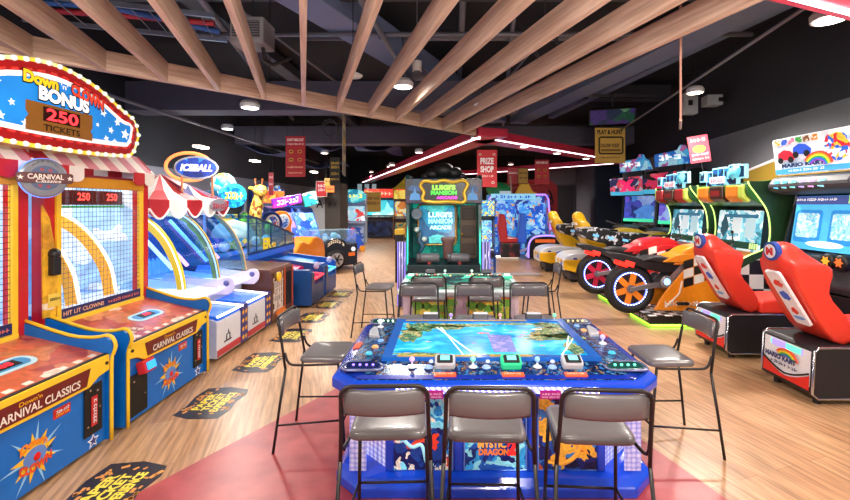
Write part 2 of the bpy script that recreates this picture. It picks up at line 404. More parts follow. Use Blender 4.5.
# lamps seen in the photo
for (px,py,Y,lab,pw) in [
    (250,108,5.8,'lit round downlight above the carnival cabinets',90),(403,87,5.2,'lit round downlight between the middle rafters',120),
    (695,93,6.6,'lit round downlight beside the edge-on hanging banner',230)]:
    downlight(at(px,py,Y), lab, .11, .6, pw)
downlight(at(830,20,3.6), 'lit round downlight at the upper right red canopy corner', .12, .4, 70)
for (px,py,Y,lab) in [(476,143,8.35,'small downlight at the point of the red canopy'),(524,150,9.6,'second small downlight along the right red canopy edge'),
    (557,155,10.8,'third small downlight along the right red canopy edge'),(586,158.5,12.0,'small downlight at the far right end of the red canopy'),
    (419,163,10.6,'small downlight on the left red canopy edge above the ghost game'),(392,175,14.0,'farther small downlight on the left red canopy edge')]:
    p = at(px,py,Y); p.z = 2.992; downlight(p, lab, .09, 0, 40)
for (x,y,z,lab,pw) in [(-4.3,8.5,3.2,'added round downlight above the ball alleys',110),(-3.5,12.5,3.2,'added round downlight above the racing seats at the left',110),(-2.2,17,3.2,'added round downlight above the far left aisle',120),  # added downlights that brighten the left side and back of the hall
    (2.6,17,3.3,'added round downlight in front of the red prize wall',120),(1.2,21.5,3.3,'added round downlight near the far end of the hall',120),
    (-3.6,21,3.3,'added round downlight at the far left end of the hall',120)]:
    downlight((x,y,z), lab, .1, .8, pw*2.6)
# unseen downlights added over and behind the viewer to light rafters and floor
for (x,y) in [(-1.6,1.2),(.6,1.0),(2.9,1.6),(-3.6,.6),(-2.0,-1.8),(.8,-2.0),(3.2,-1.6),(4.3,3.0),(-4.6,3.0)]:
    downlight((x,y,2.55 if y < 1.7 else 3.6), 'added round fill downlight out of view', .1, .9, (50 if x < 0 else 82) if y < 1.7 else (46 if x < -1 else 62), spot=y >= 1.7)
for (px,py,Y,lab) in [(201,147,9,'first white batten light high on the left wall'),(255,161,11.5,'second white batten light high on the left wall'),(314,172,14,'third white batten light high on the left wall')]:
    p = at(px,py,Y); t = thing('batten_light', lab, 'ceiling light', p, 0, 'batten lights along the left wall')
    MB().cbox((0,0,0),(.16,.34,.04)).build('diffuser', GLOW('#fff3e0',5), t)
    MB().tube([(0,0,.02),(0,0,1.5)],.006,6).build('hanger', DARK, t)
    l = bpy.data.lights.new('lamp','POINT'); l.energy = 25; l.shadow_soft_size = .15; lo = bpy.data.objects.new('lamp', l); COL.objects.link(lo); lo.location = p-Vector((0,0,.1))
# dome sensors and speaker hanging between rafters
for (px,py,Y,lab) in [(353,77,5.2,'white dome sensor behind the central rafter'),(482,106,6.0,'white dome sensor between the right rafters'),(270,90,5.5,'small white dome sensor left of the central rafter')]:
    t = thing('dome_sensor', lab, 'sensor', at(px,py,Y), 0, 'white domes hanging in the ceiling')
    MB().lathe([(.10,0),(.12,.02),(.06,.05),(.02,.07)], n=18).build('dome', WHITE, t, smooth=True)
    MB().tube([(0,0,.06),(0,0,1.2)],.006,6).build('hanger', DARK, t)
t = thing('hanging_camera', 'small white cylinder camera hanging between the rafters', 'camera', at(417,66,4.8))
MB().lathe([(.05,-.06),(.055,.05),(.02,.06)], n=16).build('housing', M('#cfc9c4',.4), t)
MB().lathe([(.04,-.065),(.04,-.06)], n=16).build('lens', BLACK, t); MB().tube([(0,0,.05),(0,0,1)],.008,6).build('hanger', GREYM, t)
# wall boxes high at the right
t = thing('speaker_box', 'white speaker box high on the dark right wall', 'speaker', at(689,104,8.6), -.1)
MB().cbox((0,0,0),(.26,.2,.42)).build('case', M('#b9bcc6',.4), t, .01); MB().cbox((-.02,-.11,.0),(.08,.02,.1)).build('horn', DARK, t)
t = thing('projector_box', 'small pale projector box beside the high wall speaker', 'projector', at(712,101,8.6), -.1)
MB().cbox((0,0,0),(.3,.25,.2)).build('case', M('#b9bcc6',.4), t, .01); MB().cbox((.1,-.13,0),(.08,.02,.08)).build('lens', DARK, t)

# ducts, bulkheads and pipes in the black ceiling
DUCT = M('#7683a8', .5, .1); BULK = M('#555566', .8)
def beambox(name, p, q, w, h, mat, label, cat, group=None):
    p, q = Vector(p), Vector(q); d = q-p; L_ = d.length
    o = MB().box(0,L_,-w/2,w/2,-h/2,h/2).build(name, mat, bevel=.01)
    o.location = p; o.rotation_mode = 'QUATERNION'; o.rotation_quaternion = Vector((1,0,0)).rotation_difference(d)
    return tag(o, label, cat, group)
beambox('air_duct', (-2.9,3.0,4.45), (1.6,13,4.35), .55, .35, DUCT, 'blue-grey sheet metal air duct running diagonally above the rafters', 'duct', 'air ducts')
beambox('air_duct', (4.6,2.5,4.3), (2.2,13,4.3), .5, .3, DUCT, 'blue-grey air duct above the right hand rafters', 'duct', 'air ducts')
beambox('air_duct', (5.1,3.0,4.45), (3.2,13,4.4), .18, .18, DUCT, 'thin square duct beside the right wall', 'duct', 'air ducts')
beambox('ceiling_bulkhead', (-6,8.3,3.75), (1.4,8.3,3.75), .5, .55, BULK, 'grey boxed bulkhead crossing behind the round downlight', 'bulkhead', 'grey bulkheads across the ceiling')
beambox('ceiling_bulkhead', (-6,12.5,3.7), (5.4,12.5,3.7), .5, .5, BULK, 'grey boxed bulkhead crossing farther back over the left wall games', 'bulkhead', 'grey bulkheads across the ceiling')
beambox('ceiling_panel', (-2.6,3.6,4.5), (-1.1,5.2,4.5), 1.2, .05, M('#70707c',.8), 'pale grey ceiling panel showing between the rafters', 'panel')
for i,(x0,y0,x1,y1,z,r,lab) in enumerate([(-4,6.3,4.5,6.3,4.2,.035,'sprinkler pipe crossing above the middle of the rafters'),(-4,4.9,3,4.9,4.4,.03,'thin pipe crossing above the near rafters'),
    (-1.2,3,-.2,14,4.15,.04,'long pipe running above the central rafter'),(.6,3,1.9,14,4.3,.035,'pipe running away above the right of centre rafters'),
    (-5.2,5,-5.2,22,3.4,.03,'conduit running along the left wall'),(-5.6,10.2,5.2,10.2,4.3,.04,'sprinkler pipe crossing behind the red canopy point'),(3.3,3,4.9,14,3.6,.02,'thin cable rail along the right wall'),
    (-5,3.7,1,3.7,4.55,.045,'fat pipe crossing at the very top over the near rafters'),(-2.6,3,-4.6,13,4.3,.05,'slanting pipe above the left rafters'),(-3.4,3,-2.0,14,4.55,.03,'thin slanting pipe beside the diagonal duct'),
    (-2.4,7.2,4,7.2,4.5,.05,'fat pipe crossing behind the header joist'),(.2,3,.4,14,4.6,.05,'fat pipe running straight away near the middle'),(2.0,3,1.0,13,4.45,.03,'thin pipe slanting towards the canopy point')]):
    o = MB().tube([(x0,y0,z),(x1,y1,z)], r, 10).build('ceiling_pipe', M('#777784',.4,.3), smooth=True); tag(o, lab, 'pipe', 'pipes under the black ceiling')
for (p,q,w_,h_,lab) in [((-6,5.6,4.55),(5.2,5.6,4.55),.25,.3,'dark steel beam crossing above the middle rafters'),((-6,10.8,4.5),(5.6,10.8,4.5),.3,.35,'dark steel beam crossing above the red canopy point'),((-6,15.5,4.4),(5.2,15.5,4.4),.3,.4,'dark steel beam crossing far behind the canopy'),((-3.6,3,4.6),(-3.2,16,4.6),.3,.2,'long dark steel beam running above the left cabinets')]:
    beambox('steel_beam', p, q, w_, h_, M('#42434f',.6,.1), lab, 'beam', 'dark steel beams of the ceiling')
for (px,py,Y,r_,lab) in [(545,45,5.5,.16,'coiled black cable hanging between the right rafters'),(330,128,10,.2,'coiled black cable hanging behind the middle of the joist')]:
    o = MB().torus(at(px,py,Y), r_, .015, (.3,1,.2)).torus(at(px,py,Y)+Vector((.02,.03,-.02)), r_*.85, .013, (.1,1,.3)).tube([at(px,py,Y)+Vector((0,0,r_*.8)), Vector((at(px,py,Y).x, Y, 4.78))], .008, 6).build('hanging_cable_coil', M('#3a3a44',.4), smooth=True); tag(o, lab, 'cable', 'coiled cables in the ceiling')
for i,(px,py,Y,lab) in enumerate([(253,35,4.4,'white hanging air unit above the left of centre rafters')]):
    t = thing('air_unit', lab, 'air unit', at(px,py,Y)); MB().cbox((0,0,0),(.34,.3,.26)).build('case', M('#8b8b92',.5), t, .02)
    MB().cbox((0,-.16,0),(.26,.02,.16)).build('grille', STRIPE('#33333a','#777780',40,'Z'), t); MB().tube([(.1,0,-.13),(.12,.02,-.25),(.2,.02,-.3),(.35,.1,-.2)],.02,8).build('hose', DARK, t)
    MB().tube([(0,0,.1),(0,0,.9)],.008,6).build('hanger', DARK, t)
for i,(px,Y,x0,lab) in enumerate([(190,6.5,-3.9,'lattice of steel cable tray over the carnival marquee')]):
    t = thing('cable_tray', lab, 'cable tray', (-3.5,4.6,3.7), .3)
    m = MB()
    for k in range(12): m.tube([(-.9+.16*k,-.35,0),(-.9+.16*k,.35,0)],.006,5)
    m.build('rungs', M('#8c94a8',.3,.7), t); MB().box(-1,1,-.37,-.34,-.02,.03).box(-1,1,.34,.37,-.02,.03).build('rail', M('#8c94a8',.3,.7), t)
    MB().tube([(-.9,.1,.02),(0,0,.03),(.95,-.1,.02)],.03,8).build('cable', M('#b02030',.5), t); MB().tube([(-.9,-.1,.02),(0,-.2,.03),(.95,.15,.02)],.03,8).build('cable', M('#2b5fae',.5), t)

# ------------------------------------------------------------------ paper ticket floor stickers
def sticker(Yc, label):
    t = thing('floor_sticker', label, 'floor sticker', (-1.99,Yc,.0012), 0, 'ticket floor stickers along the cabinets')
    pts = []
    r = random.Random(int(Yc*100))
    W, H = .58, .40    # along Y, across X
    out = [(-W/2,-H/2+.02),(-W/4,-H/2-.01),(0,-H/2+.015),(W/4,-H/2-.01),(W/2-.04,-H/2+.02),(W/2+.01,0),(W/2-.02,H/2),(W/6,H/2+.02),(-W/6,H/2-.01),(-W/2+.05,H/2+.01),(-W/2-.01,.05)]
    u, v = (0,1,0), (-1,0,0)
    MB().plate(out,(0,0,0),u,v,.0012).build('backing', M('#23222e',.4), t)
    m = MB()
    for k in range(34):
        a = r.uniform(-W/2+.04,W/2-.04); b = r.choice([r.uniform(.12,.18), r.uniform(-.18,-.13)]) if abs(a) < .2 else r.uniform(-.17,.17)
        an = r.uniform(0,PI); w = r.uniform(.025,.05); h = w*.55
        q = [(a+x*math.cos(an)-y*math.sin(an), b+x*math.sin(an)+y*math.cos(an)) for x,y in rect(w,h)]
        m.plate(q,(0,0,.0012),u,v,.0008)
    m.build('confetti', M('#e39a4c',.4), t)
    for i,(s,w) in enumerate([('PAPER',.31),('TICKET',.33),('EXPERIENCE',.36)]):
        text(s,(-.08+.08*i,0,.0021),w,.068,M('#ffe050',.4),t,u,v,lift=.0006,bold=.045)
    return t
for i,(Yc,lab) in enumerate([(2.55,'ticket floor sticker nearest the camera on the wood and red floor edge'),(3.71,'ticket floor sticker in front of the second carnival cabinet'),(4.66,'ticket floor sticker in front of the first ball alley tray'),
    (5.62,'ticket floor sticker in front of the second ball alley tray'),(6.5,'ticket floor sticker in front of the brown coin door cabinet'),(7.35,'ticket floor sticker in front of the red lit ball lane'),(8.2,'ticket floor sticker in front of the blue lit ball lane')]):
    sticker(Yc, lab)

# ------------------------------------------------------------------ carnival cabinets (players stand at local -y)
def burst(parent, o, s, main, sub):
    m = MB(); m.plate(star(.17*s,.075*s,9,.3),o,t=.002); m.build('logo_burst', M('#f3c02a',.4), parent)
    MB().plate(star(.24*s,.04*s,7,.55),Vector(o)+Vector((0,.001,0)),t=.0012).build('logo_rays', M('#8fc6ea',.4), parent)
    MB().plate(oval(.17*s,.13*s),Vector(o)+Vector((0,-.002,0)),t=.001).build('logo_disc', M('#5f86c8',.4), parent)
    text(main,Vector(o)+Vector((-.01,-.003,.075*s)),.2*s,.06*s,M('#f08a1c',.4),parent,arc=.5,bold=.05)
    text("'n'",Vector(o)+Vector((.11*s,-.003,.01)),.05*s,.025*s,M('#141414',.4),parent)
    text(sub,Vector(o)+Vector((0,-.004,-.045*s)),.24*s,.065*s,M('#e0481e',.4),parent,bold=.05,arc=-.4)
    MB().ball(Vector(o)+Vector((.015*s,-.003,-.01*s)),.028*s,10,(1,.2,1)).build('red_ball', M('#d8161c',.3), parent, smooth=True)
def carnival_cabinet(loc, label):
    t = thing('carnival_cabinet', label, 'arcade machine', loc, PI/2, 'twin carnival ticket cabinets')
    W = 1.12; h = W/2
    MB().box(-h+.03,h-.03,.02,2.1,.03,.62).build('base', BLUE, t, .006)
    # side wings with the S curve
    prof = [(0,.03),(0,.56),(-.012,.62),(-.03,.68),(-.01,.735),(.03,.755),(.12,.74),(.3,.755),(.62,.86),(2.1,.86),(2.1,.03)]
    inner = [(p[0]-.012 if p[0]<2 else p[0], p[1]+.012 if p[1]>.5 else p[1]-.012) for p in prof]
    for s in (-1,1):
        x0, x1 = (s*h-.03, s*h) if s>0 else (s*h, s*h+.03)
        w = MB().prism(prof,'x',x0,x1).build('side_panel', BLUE, t)
        edge = [(x0+.015,p[0],p[1]) for p in curve(inner[:9],3)]
        MB().tube(edge,.013,6).build('edge_trim', YEL, w, smooth=True)
    # yellow wave band with sign under the deck
    band = [(-h+.04,.44),(-.25,.50),(0,.515),(.25,.50),(h-.04,.44),(h-.04,.63),(-h+.04,.63)]
    band = [(-h+.03,.53),(-h+.12,.515),(-h+.2,.47),(0,.465),(h-.2,.47),(h-.12,.515),(h-.03,.53),(h-.03,.64),(-h+.03,.64)]
    MB().plate(band,(0,.02,0),t=.03).build('front_band', YEL, t, .004)
    MB().plate([(-.33,.49),(.33,.49),(.36,.60),(-.36,.60)],(0,-.011,0),t=.004).build('name_plate', M('#6a1d18',.4), t)
    text('CARNIVAL CLASSICS',(0,-.015,.53),.55,.05,M('#e9dccb',.4),t); text("Down'n",(-.06,-.015,.577),.14,.026,M('#e8a820',.4),t)
    for s in (-1,1): MB().lathe([(.012,0),(.012,.006)],(s*.5,-.011,.585),(0,-1,0),10).build('bolt', DARK, t)
    # deck
    dk = MB().prism([(.02,.615),(.02,.64),(.62,.78),(.62,.74)],'x',-h+.03,h-.03).build('deck', ART(['#c9623f','#b84a34','#d98a5c','#e8c9b4','#a83a30','#cf7a50'],5,0,.3,.5), t)
    un = Vector((0,.6,.14)).normalized()
    def ondeck(x,y): return Vector((x,y,.64+(y-.02)*.14/.6))
    MB().plate(rrect(.36,.15,.07),ondeck(.1,.3),(1,0,0),un,.004).build('deck_oval', M('#b7dde8',.3), t)
    MB().plate(rrect(.29,.10,.045),ondeck(.1,.3)+Vector((0,-.001,.004)),(1,0,0),un,.002).build('deck_ring', M('#3d93c8',.3), t)
    MB().plate(rect(.16,.07),ondeck(.1,.3)+Vector((0,-.002,.006)),(1,0,0),un,.003).build('deck_display', BLACK, t)
    text('88',ondeck(.1,.3)+Vector((0,-.003,.009)),.08,.045,GLOW('#ff2430',2),t,(1,0,0),un)
    m = MB()
    for k in range(9): m.plate(rect(.05,.035),ondeck(-.46+.115*k,.06),(1,0,0),un,.002)
    m.build('deck_checks', M('#e9d5c5',.4), t)
    MB().plate([(-.44,0),(-.15,0),(-.2,.12),(-.4,.12)],ondeck(-.02,.12),(1,0,0),un,.002).build('instruction_panel', ART(['#e6d6b8','#c47a52','#8a3b2c'],40,0,.4,.1), t)
    MB().box(-h+.03,h-.03,.0,.03,.632,.645).build('deck_lip', BLACK, t)
    # front doors
    for x0,x1,z0,z1 in ((.34,.49,.13,.47),(-.5,-.3,.06,.38)):
        MB().plate(rect(x1-x0,z1-z0,(x0+x1)/2,(z0+z1)/2),(0,.02,0),t=.012).build('coin_door', BLACK, t, .006)
    m = MB()
    for k,(x,z) in enumerate([(.38,.44),(.44,.42),(.36,.2),(.46,.3),(-.46,.33),(-.34,.2)]): m.lathe([(.008,0),(.008,.006)],(x,.008,z),(0,-1,0),10)
    m.build('door_lock', CHROME, t)
    MB().plate(rect(.05,.2,.415,.29),(0,.006,0),t=.003).build('ticket_strip', M('#c42a2c',.4), t)
    text('~7',(.415,.003,.29),.16,.03,WHITE,t,(0,0,1),(-1,0,0))
    MB().plate(star(.05,.022,5,PI/2,.42,.08),(0,.02,0),t=.003).build('star_emblem', M('#e8e8f0',.4), t); MB().plate(star(.032,.014,5,PI/2,.42,.08),(0,.017,0),t=.002).build('star_core', M('#2b3a7a',.4), t)
    MB().plate(rect(.12,.06,.18,.40),(0,.02,0),t=.003).build('notice_label', M('#c8281c',.4), t); text('~6',(.18,.016,.41),.09,.022,WHITE,t); text('~9',(.18,.016,.388),.09,.015,YEL,t)
    burst(t,(.0,.018,.22),.85,'Down','CLOWN')
    rd = MB().cbox((-.36,-.02,.42),(.13,.07,.1),(-.25,0,0)).build('card_reader', M('#c92a2e',.3), t, .012)
    MB().cbox((-.355,-.06,.43),(.09,.012,.06),(-.25,0,0)).build('reader_screen', GLOW('#2f9de8',1.2), rd)
    # cage: posts, mesh, lit inside
    zc = .8
    for s in (-1,1):
        MB().box(s*.52-.045,s*.52+.045,.6,.7,.74,1.92).build('post', RED, t, .006)
        MB().box(s*.455-.02,s*.455+.02,.585,.62,.74,1.86).build('post_trim', YEL, t, .004)
    MB().box(-.475,.475,.58,.64,1.84,1.93).build('top_rail', M('#d99520',.4), t, .004)
    MB().box(-.475,.475,.58,.66,.755,.80).build('bottom_rail', YEL, t, .004)
    r = MB().plate(rect(.9,.075,0,.845),(0,.60,0),t=.01).build('slogan_strip', M('#23285a',.4), t)
    text('HIT LIT CLOWNS',(-.22,.588,.845),.4,.035,M('#d8a07a',.4,emit=.3),t); text('~15',(.22,.588,.845),.38,.03,M('#c86a5a',.4,emit=.3),t)
    m = MB()
    for k in range(23): x = -.435+.87*k/22; m.tube([(x,.605,.88),(x,.605,1.84)],.0018,4)
    for k in range(25): z = .88+.96*k/24; m.tube([(-.435,.603,z),(.435,.603,z)],.0018,4)
    m.build('wire_mesh', M('#2a2a30',.4,.6), t)
    for s in (-1,1): MB().box(s*.5-.01,s*.5+.01,.7,2.0,.84,1.95).build('inner_wall', ART(['#9fc7ef','#bcd9f7','#7fb0e6','#e2effb'],2.5,.55,.4,.8), t)
    MB().box(-.49,.49,1.98,2.02,.84,1.95).build('inner_back', ART(['#a8cff5','#c9e2fb','#89b8ec','#eaf4fd'],2.2,.8,.4,.8), t)
    MB().box(-.49,.49,.66,2.0,.84,.86).build('playfield', ART(['#6fa2e0','#b4d2f3','#dbe9fa','#4f7fc8'],2.5,.35,.3,.8), t)
    MB().box(-.49,.49,.7,2.0,1.93,1.96).build('inner_roof', M('#8a2a3a',.5,emit=.15), t)
    for x in (-.2,.2):
        pts = curve([(.66,.88),(.72,1.15),(.9,1.42),(1.15,1.6),(1.5,1.68)],6)
        m = MB(); k = len(pts)
        out = [(p.x,p.y) for p in pts]; inn = [(p.x+.1*math.cos(.3+i/k), p.y-.02-.085*i/k) for i,p in enumerate(pts)]
        m.prism(out+inn[::-1],'x',x-.012,x+.012).build('arch_rail', M('#f2a81e',.35,emit=.25), t)
        mt = MB().tube([(x,p.x-.012,p.y+.012) for p in pts],.014,6).build('arch_light', GLOW('#f4f6ff',1.6), t)
    for x in (-.3,.02,.34):
        MB().box(x-.14,x+.14,.8,.84,1.70,1.83).build('score_board', M('#5a1410',.3), t)
        text('250',(x,.798,1.775),.13,.07,GLOW('#ff4a40',3),t)
    MB().box(-.48,.48,.79,.83,1.675,1.695).build('green_rail', M('#48b050',.4,emit=.3), t)
    for k in range(5):
        x = -.36+.18*k; c = MB().ball((x,1.6,1.05),.06,10,(1,.5,1.2)).lathe([(.05,.86),(.035,1.0)],(x,1.6,0)).build('target', M(['#e8506a','#4a86e0','#e8d23a','#e05a30','#8a5ad0'][k],.4,emit=.3), t, smooth=True)
    l = bpy.data.lights.new('cabinet_light','AREA'); l.energy = 9; l.size = .8; l.color = (.85,.92,1); lo = bpy.data.objects.new('cabinet_light',l); COL.objects.link(lo); lo.parent = t; lo.location = (0,1.1,1.9)
    # pink and cream striped awning
    aw = MB(); ys = [(.54,2.0),(.7,2.17),(1.25,2.32)]
    aw.loft([[(-.565,y,z),(.565,y,z),(.565,y+.01,z+.012),(-.565,y+.01,z+.012)] for y,z in ys]); aw.build('awning', STRIPE('#d98a98','#f3e3dc',4.3,'X',.1,.6), t)
    m = MB()
    for k in (0,1,6,7):
        cx = -.565+.14125*(k+.5); m.mi = k%2
        m.plate([(cx-0.0706,2.01)]+[(cx+0.0706*math.cos(PI+PI*i/8),1.93+.045*math.sin(PI+PI*i/8)) for i in range(9)]+[(cx+0.0706,2.01)],(0,.545,0),t=.008)
    m.build('valance', [M('#c41f28',.5),M('#f3ebe2',.5)], t)
    for s in (-1,1):
        MB().prism([(.54,1.93),(.54,2.01),(.7,2.18),(1.25,2.33),(1.25,1.93)],'x',s*.56-.008,s*.56+.008).build('awning_side', STRIPE('#c41f28','#f3ebe2',3.5,'Y',0,.6), t)
    # divider panel with lantern between the cages
    MB().plate([(-.59,.86),(-.49,.86),(-.47,1.25),(-.54,1.6),(-.6,1.7)],(-.02,.575,0),t=.012).build('post_art', ART(['#e8b02a','#d8982a','#f1e0c8'],5,0,.4,.4), t)
    MB().cbox((-.54,.56,1.24),(.07,.08,.14)).ball((-.54,.55,1.33),.045,10).build('speaker_knob', DARK, t, .01)
    MB().plate(rect(.1,.1,-.53,.98),(0,.56,0),t=.003).build('caution_label', M('#e8c850',.4), t); text('~7',(-.53,.556,.99),.08,.02,BLACK,t)
    return t
carnival_cabinet((-2.4,2.535,0),'blue carnival cabinet nearest the camera at the left edge')
carnival_cabinet((-2.4,3.785,0),'second blue carnival cabinet with lit red reader, before the ball alleys')

# shared marquee
def marquee():
    t = thing('marquee_sign', 'big star-spangled bulb-lit bonus marquee above both carnival cabinets', 'sign', (-2.86,3.12,-.03), PI/2)
    hw = .77
    def shape(e):
        up = curve([(-hw-e,2.36),(-hw+.02-e*.5,2.46+e*.5),(-.62,2.5+e),(-.35,2.62+e),(0,2.68+e),(.35,2.62+e),(.62,2.5+e),(hw-.02+e*.5,2.46+e*.5),(hw+e,2.36)],5)
        dn = curve([(hw+e,2.36),(hw-.05+e*.6,2.25-e*.8),(.6,2.22-e),(0,2.2-e),(-.6,2.22-e),(-hw+.05-e*.6,2.25-e*.8),(-hw-e,2.36)],5)
        return [(p.x,p.y) for p in up[:-1]]+[(p.x,p.y) for p in dn[:-1]]
    outer = shape(.075)
    MB().plate(outer,(0,.12,0),t=.14).build('case', M('#b9932a',.4), t, .008)
    MB().plate(shape(.055),(0,-.02,0),t=.02).build('red_border', M('#b0141a',.3,coat=.4), t, .006)
    # striped inner line
    inn = shape(.005); m = MB(); k = len(inn)
    rb = MB().plate(shape(-.018),(0,-.04,0),t=.004).build('white_border', M('#f4f4f6',.4,emit=.5), t)
    P = [Vector((p[0],-.046,p[1])) for p in shape(-.006)]
    L_ = 0; seg = []
    for i in range(len(P)):
        a, b = P[i], P[(i+1)%len(P)]; n = max(1,int((b-a).length/.02))
        for j in range(n): seg.append(a.lerp(b,j/n))
    for i in range(0,len(seg)-2,4): m.tube(seg[i:i+3],.009,4)
    m.build('red_dashes', M('#d8281e',.4,emit=.3), t)
    MB().plate(shape(-.055),(0,-.044,0),t=.004).build('blue_panel', M('#1f86dc',.35,emit=.5,noise=.3,nscale=5), t)
    r = random.Random(3); m = MB()
    for x,z,s in [(-.62,2.36,.08),(-.52,2.47,.05),(-.55,2.28,.05),(-.45,2.5,.06),(-.4,2.3,.03),(.42,2.49,.035),(.5,2.36,.03),(.57,2.44,.035),(.66,2.35,.05),(.74,2.42,.025),(.45,2.28,.03),(.54,2.27,.025),(-.33,2.4,.025),(.72,2.3,.022),(-.24,2.28,.03),(.36,2.38,.018)]:
        m.plate(star(s,s*.45,5,PI/2+r.uniform(-.3,.3),x,z),(0,-.048,0),t=.002)
    m.build('white_stars', M('#f6fbff',.4,emit=.6), t)
    for s_,o_,w_,h_,sl_ in (('Down',(-.128,-.05,2.598),.275,.1,0),('CLOWN',(.262,-.05,2.572),.315,.1,-.7),('BONUS',(.062,-.05,2.502),.435,.115,-.15)): text(s_,o_,w_,h_,M('#14141c',.4),t,bold=.09,lift=.0045,slope=sl_,name='letter_outline')  # black printed outline behind the sign's lettering
    text('Down',(-.13,-.05,2.6),.26,.085,M('#f6c624',.35,emit=.6),t,bold=.05,lift=.006)
    text("'n'",(.05,-.05,2.6),.06,.04,M('#f6f6f6',.4,emit=.5),t,lift=.006)
    text('CLOWN',(.26,-.05,2.575),.3,.085,M('#e8452c',.35,emit=.6),t,bold=.05,lift=.006,slope=-.7)
    text('BONUS',(.06,-.05,2.505),.42,.1,M('#f8f8fb',.35,emit=.8),t,bold=.05,lift=.006,slope=-.15)
    MB().plate([(-.24,2.24),(.3,2.24),(.3,2.29),(.28,2.31),(.3,2.34),(.3,2.44),(-.24,2.44),(-.24,2.37),(-.22,2.345),(-.24,2.32)],(0,-.05,0),t=.006).build('ticket_shape', M('#8a5a20',.4,emit=.25), t)
    MB().plate(rect(.3,.1,.03,2.37),(0,-.056,0),t=.004).build('display', M('#2a0606',.3), t)
    text('250',(.03,-.06,2.37),.26,.085,GLOW('#ff2a30',4),t); text('TICKETS',(.03,-.057,2.275),.3,.045,M('#1a1008',.4),t)
    # bulbs
    yb = STRIPE('#f4dc50','#e8f0c0',9,'X',.5)
    seg = []; P = [Vector((p[0],0,p[1])) for p in shape(.062)]
    acc = 0; pts = []; prev = P[-1]; stepd = .085
    for p in P+[P[0]]:
        d = (p-prev).length; 
        while acc+d >= stepd:
            f = (stepd-acc)/d; prev = prev.lerp(p,f); d = (p-prev).length; acc = 0; pts.append(prev.copy())
        acc += d; prev = p
    gb = M('#e6f4ee',.15,emit=.45)
    for q in pts:
        MB().ball((q.x,-.045,q.z),.02,8).build('bulb', gb, t, smooth=True)
    P2 = shape(.078); P3 = shape(.05)
    m = MB(); k = len(P2)
    for i in range(k):
        j = (i+1)%k; m.mi = (i//2)%2
        m._f([m.bm.verts.new((a[0],-.041,a[1])) for a in (P2[i],P2[j],P3[j],P3[i])])
    m.build('bulb_band', [M('#f2d23c',.4,emit=.5),M('#dfe6a0',.4,emit=.5)], t)
    for s in (-1,1): MB().box(s*.4-.02,s*.4+.02,.12,.4,2.3,2.36).build('bracket', DARK, t)
    return t
marquee()
t = thing('round_badge', 'round grey carnival badge on the post between both carnival cabinets', 'sign', at(45,178,3.02), PI/2-.45)
t.scale = (.72,.72,.72); zc = 0
MB().lathe([(.185,0),(.19,.02),(.17,.03)],(0,0.03,zc),(0,-1,0),36).build('rim', M('#8a8f9c',.3,.5), t)
MB().lathe([(.195,0),(.195,.012)],(0,.035,zc),(0,-1,0),36).build('blue_halo', GLOW('#5a8cff',1.6), t)
MB().plate(oval(.33,.33,36,0,zc),(0,0,0),t=.004).build('outer_ring', M('#777a82',.35,.2), t); MB().plate(oval(.24,.24,32,0,zc),(0,-.004,0),t=.003).build('inner_disc', M('#4c5c7e',.4), t)
m = MB()
for k in range(8): m.plate(star(.022,.01,5,0,.085*math.cos(k*PI/4+.3),zc+.085*math.sin(k*PI/4+.3)),(0,-.007,0),t=.002)
m.build('red_stars', M('#a83a40',.4), t)
MB().plate(rrect(.44,.1,.02,3,0,zc),(0,-.01,0),t=.012).build('ribbon', M('#5c2f30',.4), t, .004)
text('CARNIVAL',(0,-.023,zc+.012),.28,.05,M('#f0e6dc',.4),t); text('Classics',(.02,-.023,zc-.03),.2,.035,M('#e0d4cc',.4),t,shear=.3)
text('~12',(0,-.005,zc+.118),.2,.022,M('#3c4048',.4),t,arc=2.2)
m = MB()
for s in (-1,1): m.plate(star(.026,.011,5,PI/2,s*.19,zc),(0,-.022,0),t=.002)
m.build('ribbon_star', M('#f0e6dc',.4), t)
MB().box(-.03,.03,.03,.14,zc-.05,zc+.05).build('bracket', DARK, t)
